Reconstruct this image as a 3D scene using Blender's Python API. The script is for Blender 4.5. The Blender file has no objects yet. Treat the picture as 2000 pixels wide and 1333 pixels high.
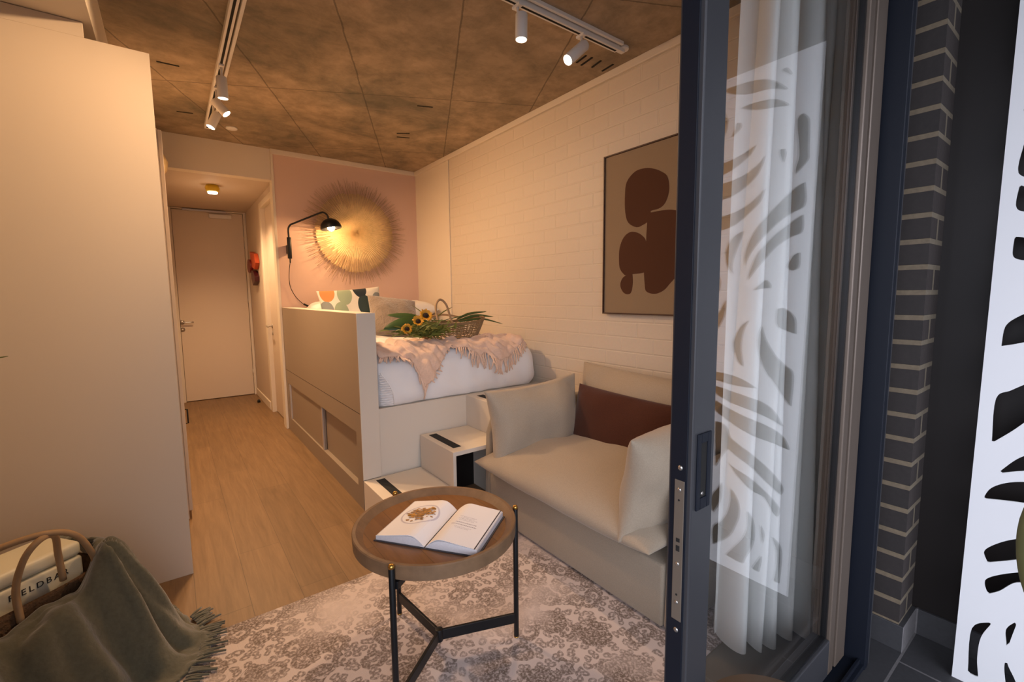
import bpy, bmesh, math, random
from mathutils import Vector, Matrix, noise
random.seed(7)
PI = math.pi
C = bpy.context.scene.collection
scene = bpy.context.scene

# ---------------------------------------------------------------- camera
cam_d = bpy.data.cameras.new('camera'); cam_d.sensor_width = 36.0; cam_d.lens = 16.0
cam_d.clip_start = 0.02
cam = bpy.data.objects.new('camera', cam_d); C.objects.link(cam)
Rm = Matrix(((0.80066, 0.06863, -0.59517), (-0.59903, 0.07488, -0.79722), (-0.01015, 0.99483, 0.10106)))
cam.matrix_world = Matrix.Translation((0, 0, 1.3)) @ Rm.to_4x4()
scene.camera = cam
cam_d.shift_y = 0.0002

# ---------------------------------------------------------------- world, exposure
w = bpy.data.worlds.new('overcast_daylight'); scene.world = w; w.use_nodes = True
nt = w.node_tree; nt.nodes.clear()
wo = nt.nodes.new('ShaderNodeOutputWorld'); bg = nt.nodes.new('ShaderNodeBackground')
tc = nt.nodes.new('ShaderNodeTexCoord'); sp = nt.nodes.new('ShaderNodeSeparateXYZ')
cr = nt.nodes.new('ShaderNodeValToRGB')
cr.color_ramp.elements[0].position = 0.46; cr.color_ramp.elements[0].color = (0.25, 0.26, 0.30, 1)
cr.color_ramp.elements[1].position = 0.56; cr.color_ramp.elements[1].color = (0.82, 0.86, 1.0, 1)
mr = nt.nodes.new('ShaderNodeMath'); mr.operation = 'MULTIPLY_ADD'; mr.inputs[1].default_value = 0.5; mr.inputs[2].default_value = 0.5
nt.links.new(tc.outputs['Generated'], sp.inputs[0]); nt.links.new(sp.outputs['Z'], mr.inputs[0])
nt.links.new(mr.outputs[0], cr.inputs[0]); nt.links.new(cr.outputs[0], bg.inputs['Color'])
# cloud cover is brightest low over the left, where the sun sits behind it
dt = nt.nodes.new('ShaderNodeVectorMath'); dt.operation = 'DOT_PRODUCT'; dt.inputs[1].default_value = Vector((-0.82, -0.50, 0.28)).normalized()
nt.links.new(tc.outputs['Generated'], dt.inputs[0])
gl_ = nt.nodes.new('ShaderNodeMapRange'); gl_.interpolation_type = 'SMOOTHSTEP'; gl_.inputs[1].default_value = 0.25; gl_.inputs[2].default_value = 1.0; gl_.inputs[3].default_value = 0.7; gl_.inputs[4].default_value = 8.3
nt.links.new(dt.outputs['Value'], gl_.inputs[0]); nt.links.new(gl_.outputs[0], bg.inputs['Strength'])
nt.links.new(bg.outputs[0], wo.inputs['Surface'])
scene.view_settings.view_transform = 'Standard'; scene.view_settings.look = 'None'
scene.view_settings.gamma = 1.0; scene.view_settings.use_curve_mapping = False
scene.view_settings.exposure = -0.42
WARM = (1.0, 0.63, 0.34)
SPOT_W = 84.0
CLOSED = {}

# ---------------------------------------------------------------- helpers
def bump_nodes(n, l, bsdf, height, strength, dist):
    b = n.new('ShaderNodeBump'); b.inputs['Strength'].default_value = strength; b.inputs['Distance'].default_value = dist
    l.new(height, b.inputs['Height']); l.new(b.outputs[0], bsdf.inputs['Normal'])

def mat(name, col, rough=0.6, metal=0.0, noise_s=0, noise_amt=0.0, bump=0.0, bump_s=200, dist=0.002, sheen=0.0, spec=None, emit=None, es=0, col2=None):
    m = bpy.data.materials.new(name); m.use_nodes = True
    n = m.node_tree.nodes; l = m.node_tree.links; b = n['Principled BSDF']
    b.inputs['Base Color'].default_value = (*col, 1); b.inputs['Roughness'].default_value = rough; b.inputs['Metallic'].default_value = metal
    if spec is not None: b.inputs['Specular IOR Level'].default_value = spec
    if sheen: b.inputs['Sheen Weight'].default_value = sheen
    if emit: b.inputs['Emission Color'].default_value = (*emit, 1); b.inputs['Emission Strength'].default_value = es
    if noise_s or bump:
        t = n.new('ShaderNodeTexCoord')
    if noise_s:
        x = n.new('ShaderNodeTexNoise'); x.inputs['Scale'].default_value = noise_s; x.inputs['Detail'].default_value = 4
        l.new(t.outputs['Object'], x.inputs['Vector'])
        mx = n.new('ShaderNodeMix'); mx.data_type = 'RGBA'
        c2 = col2 or tuple(c * (1 - noise_amt) for c in col)
        mx.inputs[6].default_value = (*c2, 1); mx.inputs[7].default_value = (*col, 1)
        l.new(x.outputs['Fac'], mx.inputs[0]); l.new(mx.outputs[2], b.inputs['Base Color'])
    if bump:
        y = n.new('ShaderNodeTexNoise'); y.inputs['Scale'].default_value = bump_s; y.inputs['Detail'].default_value = 3
        l.new(t.outputs['Object'], y.inputs['Vector'])
        bump_nodes(n, l, b, y.outputs['Fac'], bump, dist)
    return m

def fabric(name, col, scale=260, amt=0.18, bump=0.5, rough=0.9, sheen=0.2):
    """woven cloth: crossed wave threads tint and raise the surface a little"""
    m = bpy.data.materials.new(name); m.use_nodes = True
    n = m.node_tree.nodes; l = m.node_tree.links; b = n['Principled BSDF']
    b.inputs['Roughness'].default_value = rough; b.inputs['Sheen Weight'].default_value = sheen
    b.inputs['Specular IOR Level'].default_value = 0.2
    t = n.new('ShaderNodeTexCoord')
    x = n.new('ShaderNodeTexNoise'); x.inputs['Scale'].default_value = scale; x.inputs['Detail'].default_value = 2
    l.new(t.outputs['Object'], x.inputs['Vector'])
    mx = n.new('ShaderNodeMix'); mx.data_type = 'RGBA'
    mx.inputs[6].default_value = (*[c * (1 - amt) for c in col], 1); mx.inputs[7].default_value = (*[min(1, c * (1 + amt)) for c in col], 1)
    l.new(x.outputs['Fac'], mx.inputs[0]); l.new(mx.outputs[2], b.inputs['Base Color'])
    bump_nodes(n, l, b, x.outputs['Fac'], bump, 0.002)
    return m

def new_bm(): return bmesh.new()

def box(bm, x0, x1, y0, y1, z0, z1):
    vs = [bm.verts.new(p) for p in ((x0,y0,z0),(x1,y0,z0),(x1,y1,z0),(x0,y1,z0),(x0,y0,z1),(x1,y0,z1),(x1,y1,z1),(x0,y1,z1))]
    for f in ((0,3,2,1),(4,5,6,7),(0,1,5,4),(1,2,6,5),(2,3,7,6),(3,0,4,7)): bm.faces.new([vs[i] for i in f])
    return bm

def obox(bm, c, ax, ay, az):
    """box from centre and three half-axis vectors"""
    c = Vector(c); ax = Vector(ax); ay = Vector(ay); az = Vector(az)
    vs = [bm.verts.new(c + sx*ax + sy*ay + sz*az) for sx, sy, sz in ((-1,-1,-1),(1,-1,-1),(1,1,-1),(-1,1,-1),(-1,-1,1),(1,-1,1),(1,1,1),(-1,1,1))]
    for f in ((0,3,2,1),(4,5,6,7),(0,1,5,4),(1,2,6,5),(2,3,7,6),(3,0,4,7)): bm.faces.new([vs[i] for i in f])
    return bm

def frame_of(d):
    d = Vector(d).normalized(); a = Vector((0,0,1)) if abs(d.z) < 0.9 else Vector((1,0,0))
    u = d.cross(a).normalized(); v = d.cross(u).normalized()
    return u, v

def tube(bm, pts, r, seg=10, cap=True):
    pts = [Vector(p) for p in pts]; rings = []
    n = len(pts)
    for i, p in enumerate(pts):
        d = (pts[min(i+1, n-1)] - pts[max(i-1, 0)])
        if i == 0: u, v = frame_of(d)
        else:
            d.normalize(); u = (u - d*u.dot(d)).normalized(); v = d.cross(u)
        rr = r[i] if isinstance(r, (list, tuple)) else r
        rings.append([bm.verts.new(p + (u*math.cos(a) + v*math.sin(a))*rr) for a in (2*PI*k/seg for k in range(seg))])
    for i in range(n-1):
        for k in range(seg):
            bm.faces.new((rings[i][k], rings[i][(k+1)%seg], rings[i+1][(k+1)%seg], rings[i+1][k]))
    if cap:
        bm.faces.new(rings[0][::-1]); bm.faces.new(rings[-1])
    return bm

def lathe(bm, prof, c=(0,0,0), axis=(0,0,1), seg=32, closed=False):
    """prof: (radius, height) pairs turned about axis through c"""
    c = Vector(c); az = Vector(axis).normalized(); u, v = frame_of(az); rings = []
    for r, h in prof:
        if r < 1e-6: rings.append([bm.verts.new(c + az*h)])
        else: rings.append([bm.verts.new(c + az*h + (u*math.cos(2*PI*k/seg) + v*math.sin(2*PI*k/seg))*r) for k in range(seg)])
    L = list(zip(rings, rings[1:]))
    if closed: L.append((rings[-1], rings[0]))
    for a, b in L:
        for k in range(seg):
            k2 = (k+1) % seg
            if len(a) == 1 and len(b) == 1: continue
            if len(a) == 1: bm.faces.new((a[0], b[k], b[k2]))
            elif len(b) == 1: bm.faces.new((a[k], b[0], a[k2]))
            else: bm.faces.new((a[k], b[k], b[k2], a[k2]))
    return bm

def smooth_path(pts, n=8):
    """Catmull-Rom through the points"""
    P = [Vector(p) for p in pts]; P = [P[0]*2 - P[1]] + P + [P[-1]*2 - P[-2]]; out = []
    for i in range(1, len(P)-2):
        for k in range(n):
            t = k/n; a, b, c, d = P[i-1], P[i], P[i+1], P[i+2]
            out.append(0.5*((2*b) + (c-a)*t + (2*a-5*b+4*c-d)*t*t + (3*b-a-3*c+d)*t**3))
    out.append(P[-2]); return out

def obj(name, bm, m, parent=None, smooth=False, bevel=0, seg=2, subsurf=0, solid=0, wire=0, mats=None):
    bmesh.ops.recalc_face_normals(bm, faces=bm.faces)
    me = bpy.data.meshes.new(name); bm.to_mesh(me); bm.free()
    return mobj(name, me, m, parent, smooth, bevel, seg, subsurf, solid, wire, mats)

def world_mat(o):
    M = o.matrix_basis.copy()
    while o.parent: o = o.parent; M = o.matrix_basis @ M
    return M

def mobj(name, me, m, parent=None, smooth=False, bevel=0, seg=2, subsurf=0, solid=0, wire=0, mats=None):
    me.materials.append(m)
    for x in (mats or []): me.materials.append(x)
    o = bpy.data.objects.new(name, me); C.objects.link(o)
    if parent:
        me.transform(world_mat(parent).inverted()); o.parent = parent
    if smooth:
        for p in me.polygons: p.use_smooth = True
    if bevel:
        b = o.modifiers.new('bevel', 'BEVEL'); b.width = bevel; b.segments = seg; b.limit_method = 'ANGLE'; b.angle_limit = math.radians(40)
    if solid:
        s = o.modifiers.new('solid', 'SOLIDIFY'); s.thickness = solid; s.offset = 0
    if wire:
        s = o.modifiers.new('wire', 'WIREFRAME'); s.thickness = wire; s.use_even_offset = False
    if subsurf:
        s = o.modifiers.new('sub', 'SUBSURF'); s.levels = subsurf; s.render_levels = subsurf
    return o

def tag(o, label, cat, group=None, kind=None):
    o['label'] = label; o['category'] = cat
    if group: o['group'] = group
    if kind: o['kind'] = kind
    return o

def thing(name, label, cat, loc=(0,0,0), rotz=0, group=None, kind=None):
    o = bpy.data.objects.new(name, None); C.objects.link(o); o.empty_display_size = 0.05
    o.location = loc; o.rotation_euler = (0, 0, rotz)
    return tag(o, label, cat, group, kind)

def struct(name, bm, m, label=None, cat=None, **k):
    o = obj(name, bm, m, **k); o['kind'] = 'structure'
    if label: o['label'] = label; o['category'] = cat
    return o

def origin_to(o, p):
    """move a top-level mesh's origin to p without moving the mesh"""
    d = Vector(p) - o.location
    o.data.transform(Matrix.Translation(-d)); o.location = Vector(p); return o

def frame3(c, X, Y):
    X = Vector(X).normalized(); Y = Vector(Y); Y = (Y - X*Y.dot(X)).normalized(); Z = X.cross(Y)
    M = Matrix((X, Y, Z)).transposed().to_4x4(); M.translation = Vector(c); return M

def pillow_bm(w, h, t, seed=0, n=26, pinch=0.09, wr=0.016, M=None):
    bm = new_bm(); top = {}; bot = {}
    for i in range(n+1):
        for j in range(n+1):
            u = -1 + 2*i/n; v = -1 + 2*j/n
            # denser near borders
            u = math.sin(u*PI/2); v = math.sin(v*PI/2)
            x = w/2*u*(1 - pinch*(1 - v*v)*u*u); y = h/2*v*(1 - pinch*(1 - u*u)*v*v)
            e = max(0.0, (1 - abs(u)**3.2)*(1 - abs(v)**3.2))
            z = t/2*1.12*(e**0.5)
            nz = noise.noise(Vector((x*5, y*5, seed*3.7)))*wr*2 + noise.noise(Vector((x*14, y*9, seed*9.1)))*wr*0.6
            # puckers running from the corners
            a = math.atan2(abs(v)-1.02, abs(u)-1.02); rr = math.hypot(abs(v)-1, abs(u)-1)
            nz += math.sin(a*16 + seed)*wr*0.7*math.exp(-rr*3.2)
            edge = (i in (0, n) or j in (0, n))
            vt = bm.verts.new((x, y, 0 if edge else z + nz*min(1, e*3)))
            top[i, j] = vt
            bot[i, j] = vt if edge else bm.verts.new((x, y, -z + nz*min(1, e*3)*0.5))
    for i in range(n):
        for j in range(n):
            bm.faces.new((top[i,j], top[i+1,j], top[i+1,j+1], top[i,j+1]))
            bm.faces.new((bot[i,j], bot[i,j+1], bot[i+1,j+1], bot[i+1,j]))
    if M is not None: bm.transform(M)
    return bm

def polyfill(name, outer, holes, thick, m, parent=None):
    """flat sheet with holes and a thickness, made in the XY plane of its own frame"""
    cu = bpy.data.curves.new(name, 'CURVE'); cu.dimensions = '2D'; cu.fill_mode = 'BOTH'; cu.extrude = thick/2
    for pts in [outer] + holes:
        s = cu.splines.new('POLY'); s.points.add(len(pts)-1); s.use_cyclic_u = True
        for q, p in zip(s.points, pts): q.co = (p[0], p[1], 0, 1)
    tmp = bpy.data.objects.new('tmp', cu); C.objects.link(tmp); bpy.context.view_layer.update()
    me = bpy.data.meshes.new_from_object(tmp.evaluated_get(bpy.context.evaluated_depsgraph_get()))
    bpy.data.objects.remove(tmp); bpy.data.curves.remove(cu)
    me.materials.clear()
    return me

def text_mesh(body, size, ext=0.0006, spacing=1.0):
    cu = bpy.data.curves.new('text', 'FONT'); cu.body = body; cu.size = size; cu.extrude = ext; cu.align_x = 'CENTER'; cu.align_y = 'CENTER'; cu.space_character = spacing
    tmp = bpy.data.objects.new('tmp', cu); C.objects.link(tmp); bpy.context.view_layer.update()
    me = bpy.data.meshes.new_from_object(tmp.evaluated_get(bpy.context.evaluated_depsgraph_get()))
    bpy.data.objects.remove(tmp); bpy.data.curves.remove(cu); me.materials.clear()
    return me

def cut_sheet(name, W_, H_, holes, step=0.006):
    """flat sheet W_ x H_ with the outlines in holes cut away (marching squares on the distance to the outlines)"""
    import numpy as np
    nx, ny = int(W_/step)+1, int(H_/step)+1
    xs = np.linspace(0, W_, nx+1); ys = np.linspace(0, H_, ny+1); X, Y = np.meshgrid(xs, ys, indexing='ij'); F = np.full(X.shape, 9.0)
    for h in holes:
        P = np.array(h); x0, y0 = P.min(0) - 0.02; x1, y1 = P.max(0) + 0.02
        i0, i1 = np.searchsorted(xs, x0), np.searchsorted(xs, x1); j0, j1 = np.searchsorted(ys, y0), np.searchsorted(ys, y1)
        if i1 <= i0 or j1 <= j0: continue
        gx, gy = X[i0:i1, j0:j1], Y[i0:i1, j0:j1]; d = np.full(gx.shape, 9.0); ins = np.zeros(gx.shape, bool); Q = np.roll(P, -1, 0)
        for (ax_, ay_), (bx_, by_) in zip(P, Q):
            ex, ey = bx_-ax_, by_-ay_; L2 = ex*ex+ey*ey
            if L2 < 1e-14: continue
            t = np.clip(((gx-ax_)*ex + (gy-ay_)*ey)/L2, 0, 1); d = np.minimum(d, np.hypot(gx-ax_-t*ex, gy-ay_-t*ey))
            if ay_ != by_:
                c = ((ay_ > gy) != (by_ > gy)) & (gx < ex*(gy-ay_)/ey + ax_); ins ^= c
        F[i0:i1, j0:j1] = np.minimum(F[i0:i1, j0:j1], np.where(ins, -d, d))
    bm = bmesh.new(); V = {}; E = {}
    def vert(i, j):
        if (i, j) not in V: V[i, j] = bm.verts.new((xs[i], ys[j], 0))
        return V[i, j]
    def edge(i, j, k, l):
        key = (i, j, k, l) if (i, j) < (k, l) else (k, l, i, j)
        if key not in E:
            i, j, k, l = key; a, c = F[i, j], F[k, l]; t = min(0.98, max(0.02, a/(a-c))); E[key] = bm.verts.new((xs[i] + (xs[k]-xs[i])*t, ys[j] + (ys[l]-ys[j])*t, 0))
        return E[key]
    for i in range(nx):
        for j in range(ny):
            cs = [(i,j),(i+1,j),(i+1,j+1),(i,j+1)]; s = [F[c] > 0 for c in cs]
            if not any(s): continue
            pts = []
            for k in range(4):
                c, n_ = cs[k], cs[(k+1) % 4]
                if s[k]: pts.append(vert(*c))
                if s[k] != s[(k+1) % 4]: pts.append(edge(*c, *n_))
            if len(pts) >= 3: bm.faces.new(pts)
    me = bpy.data.meshes.new(name); bm.to_mesh(me); bm.free(); return me

def round_poly(pts, n=5, ang=70):
    """Catmull-Rom a closed outline but keep sharp tips sharp"""
    N = len(pts); out = []; P = [Vector((p[0], p[1])) for p in pts]
    def corner(i):
        a = (P[i] - P[i-1]); b = (P[(i+1) % N] - P[i])
        if a.length < 1e-6 or b.length < 1e-6: return True
        return math.degrees(a.angle(b)) > ang
    for i in range(N):
        b, c = P[i], P[(i+1) % N]
        a = P[i-1] if not corner(i) else b - (c-b)*0.5
        d = P[(i+2) % N] if not corner((i+1) % N) else c + (c-b)*0.5
        for k in range(n):
            t = k/n
            q = 0.5*((2*b) + (c-a)*t + (2*a-5*b+4*c-d)*t*t + (3*b-a-3*c+d)*t**3)
            out.append((q.x, q.y))
    return out
# ---------------------------------------------------------------- materials
def brick_mat(name, c1, c2, mortar, bw, bh, ms, axes='YZ', offset=(0,0,0), rough=0.7, bump=0.6, dist=0.004, smooth=0.1, spots=False):
    m = bpy.data.materials.new(name); m.use_nodes = True
    n = m.node_tree.nodes; l = m.node_tree.links; b = n['Principled BSDF']; b.inputs['Roughness'].default_value = rough
    t = n.new('ShaderNodeTexCoord'); s = n.new('ShaderNodeSeparateXYZ'); cmb = n.new('ShaderNodeCombineXYZ')
    l.new(t.outputs['Object'], s.inputs[0])
    src = {'X': 0, 'Y': 1, 'Z': 2}
    l.new(s.outputs[src[axes[0]]], cmb.inputs[0]); l.new(s.outputs[src[axes[1]]], cmb.inputs[1])
    va = n.new('ShaderNodeVectorMath'); va.operation = 'ADD'; va.inputs[1].default_value = offset; l.new(cmb.outputs[0], va.inputs[0])
    br = n.new('ShaderNodeTexBrick'); br.inputs['Scale'].default_value = 1.0
    br.inputs['Brick Width'].default_value = bw; br.inputs['Row Height'].default_value = bh; br.inputs['Mortar Size'].default_value = ms
    br.inputs['Mortar Smooth'].default_value = smooth; br.inputs['Color1'].default_value = (*c1, 1); br.inputs['Color2'].default_value = (*c2, 1); br.inputs['Mortar'].default_value = (*mortar, 1)
    l.new(va.outputs[0], br.inputs['Vector'])
    nz = n.new('ShaderNodeTexNoise'); nz.inputs['Scale'].default_value = 60; nz.inputs['Detail'].default_value = 5; l.new(t.outputs['Object'], nz.inputs['Vector'])
    mx = n.new('ShaderNodeMix'); mx.data_type = 'RGBA'; mx.blend_type = 'MULTIPLY'; mx.inputs[0].default_value = 0.6 if spots else 0.08
    l.new(br.outputs['Color'], mx.inputs[6]); l.new(nz.outputs['Color'], mx.inputs[7])
    g = n.new('ShaderNodeHueSaturation'); g.inputs['Saturation'].default_value = 0.0 if spots else 1.0
    if spots:
        l.new(nz.outputs['Color'], g.inputs['Color']); l.new(g.outputs[0], mx.inputs[7])
    l.new(mx.outputs[2], b.inputs['Base Color'])
    ma = n.new('ShaderNodeMath'); ma.operation = 'MULTIPLY_ADD'; ma.inputs[1].default_value = -1.0
    m2 = n.new('ShaderNodeMath'); m2.operation = 'MULTIPLY'; m2.inputs[1].default_value = 0.25; l.new(nz.outputs['Fac'], m2.inputs[0])
    l.new(br.outputs['Fac'], ma.inputs[0]); l.new(m2.outputs[0], ma.inputs[2])
    bump_nodes(n, l, b, ma.outputs[0], bump, dist)
    return m

def ceiling_mat():
    m = bpy.data.materials.new('raw_concrete'); m.use_nodes = True
    n = m.node_tree.nodes; l = m.node_tree.links; b = n['Principled BSDF']; b.inputs['Roughness'].default_value = 0.75
    t = n.new('ShaderNodeTexCoord')
    def nz(scale, det, rough=0.6, dist=0.0, stretch=None):
        x = n.new('ShaderNodeTexNoise'); x.inputs['Scale'].default_value = scale; x.inputs['Detail'].default_value = det; x.inputs['Roughness'].default_value = rough; x.inputs['Distortion'].default_value = dist
        if stretch:
            mp = n.new('ShaderNodeMapping'); mp.inputs['Scale'].default_value = stretch; mp.inputs['Rotation'].default_value = (0, 0, -1.1); l.new(t.outputs['Object'], mp.inputs['Vector']); l.new(mp.outputs[0], x.inputs['Vector'])
        else: l.new(t.outputs['Object'], x.inputs['Vector'])
        return x
    a = nz(1.3, 8, 0.62, 0.8, (1, 1.25, 1)); c = nz(7, 6, 0.7, 0.2); d = nz(40, 3)
    r = n.new('ShaderNodeValToRGB'); e = r.color_ramp.elements
    e[0].position = 0.34; e[0].color = (0.17, 0.145, 0.105, 1); e[1].position = 0.66; e[1].color = (0.41, 0.315, 0.22, 1)
    x = e.new(0.5); x.color = (0.31, 0.24, 0.165, 1)
    l.new(a.outputs['Fac'], r.inputs[0])
    r2 = n.new('ShaderNodeValToRGB'); r2.color_ramp.elements[0].position = 0.35; r2.color_ramp.elements[0].color = (0.74, 0.74, 0.70, 1)
    r2.color_ramp.elements[1].position = 0.6; r2.color_ramp.elements[1].color = (1.15, 1.12, 1.08, 1); l.new(c.outputs['Fac'], r2.inputs[0])
    mx = n.new('ShaderNodeMix'); mx.data_type = 'RGBA'; mx.blend_type = 'MULTIPLY'; mx.inputs[0].default_value = 1
    l.new(r.outputs[0], mx.inputs[6]); l.new(r2.outputs[0], mx.inputs[7])
    # shuttering seams: two families of lines across the slab
    s = n.new('ShaderNodeSeparateXYZ'); l.new(t.outputs['Object'], s.inputs[0])
    def line(ax, ay, off, per):
        p = n.new('ShaderNodeMath'); p.operation = 'MULTIPLY'; p.inputs[1].default_value = ax; l.new(s.outputs[0], p.inputs[0])
        q = n.new('ShaderNodeMath'); q.operation = 'MULTIPLY_ADD'; q.inputs[1].default_value = ay; l.new(s.outputs[1], q.inputs[0]); l.new(p.outputs[0], q.inputs[2])
        # a slight wobble
        w_ = n.new('ShaderNodeMath'); w_.operation = 'MULTIPLY_ADD'; w_.inputs[1].default_value = 0.02; l.new(c.outputs['Fac'], w_.inputs[0]); l.new(q.outputs[0], w_.inputs[2])
        o = n.new('ShaderNodeMath'); o.operation = 'SUBTRACT'; o.inputs[1].default_value = off + 0.01 - per*10; l.new(w_.outputs[0], o.inputs[0])
        pp = n.new('ShaderNodeMath'); pp.operation = 'PINGPONG'; pp.inputs[1].default_value = per/2; l.new(o.outputs[0], pp.inputs[0])
        g = n.new('ShaderNodeMath'); g.operation = 'LESS_THAN'; g.inputs[1].default_value = 0.0045; l.new(pp.outputs[0], g.inputs[0])
        return g
    g1 = line(0.9, -0.44, -0.38, 0.6); g2 = line(0.44, 0.9, 3.42, 1.25)
    mxx = n.new('ShaderNodeMath'); mxx.operation = 'MAXIMUM'; l.new(g1.outputs[0], mxx.inputs[0]); l.new(g2.outputs[0], mxx.inputs[1])
    f = n.new('ShaderNodeMath'); f.operation = 'MULTIPLY'; f.inputs[1].default_value = 0.55; l.new(mxx.outputs[0], f.inputs[0])
    mm = n.new('ShaderNodeMix'); mm.data_type = 'RGBA'; l.new(f.outputs[0], mm.inputs[0]); l.new(mx.outputs[2], mm.inputs[6]); mm.inputs[7].default_value = (0.04, 0.03, 0.02, 1)
    l.new(mm.outputs[2], b.inputs['Base Color'])
    bump_nodes(n, l, b, d.outputs['Fac'], 0.25, 0.004)
    return m

def wood_planks(name, c1, c2, bw, bh, axes, rough=0.45):
    m = bpy.data.materials.new(name); m.use_nodes = True
    n = m.node_tree.nodes; l = m.node_tree.links; b = n['Principled BSDF']; b.inputs['Roughness'].default_value = rough
    t = n.new('ShaderNodeTexCoord'); s = n.new('ShaderNodeSeparateXYZ'); cmb = n.new('ShaderNodeCombineXYZ'); l.new(t.outputs['Object'], s.inputs[0])
    src = {'X': 0, 'Y': 1, 'Z': 2}
    l.new(s.outputs[src[axes[0]]], cmb.inputs[0]); l.new(s.outputs[src[axes[1]]], cmb.inputs[1])
    br = n.new('ShaderNodeTexBrick'); br.inputs['Scale'].default_value = 1.0; br.offset = 0.37
    br.inputs['Brick Width'].default_value = bw; br.inputs['Row Height'].default_value = bh; br.inputs['Mortar Size'].default_value = 0.0012
    br.inputs['Mortar Smooth'].default_value = 0.3
    br.inputs['Color1'].default_value = (*c1, 1); br.inputs['Color2'].default_value = (*c2, 1); br.inputs['Mortar'].default_value = (*[c*0.45 for c in c1], 1)
    l.new(cmb.outputs[0], br.inputs['Vector'])
    mp = n.new('ShaderNodeMapping'); mp.inputs['Scale'].default_value = (1.6, 22, 1); l.new(cmb.outputs[0], mp.inputs['Vector'])
    nz = n.new('ShaderNodeTexNoise'); nz.inputs['Scale'].default_value = 1.6; nz.inputs['Detail'].default_value = 8; nz.inputs['Roughness'].default_value = 0.65; nz.inputs['Distortion'].default_value = 0.6
    l.new(mp.outputs[0], nz.inputs['Vector'])
    r = n.new('ShaderNodeValToRGB'); r.color_ramp.elements[0].position = 0.3; r.color_ramp.elements[0].color = (0.72, 0.68, 0.62, 1); r.color_ramp.elements[1].position = 0.7; r.color_ramp.elements[1].color = (1.12, 1.12, 1.12, 1)
    l.new(nz.outputs['Fac'], r.inputs[0])
    mx = n.new('ShaderNodeMix'); mx.data_type = 'RGBA'; mx.blend_type = 'MULTIPLY'; mx.inputs[0].default_value = 1
    l.new(br.outputs['Color'], mx.inputs[6]); l.new(r.outputs[0], mx.inputs[7]); l.new(mx.outputs[2], b.inputs['Base Color'])
    bump_nodes(n, l, b, nz.outputs['Fac'], 0.12, 0.002)
    return m

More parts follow.
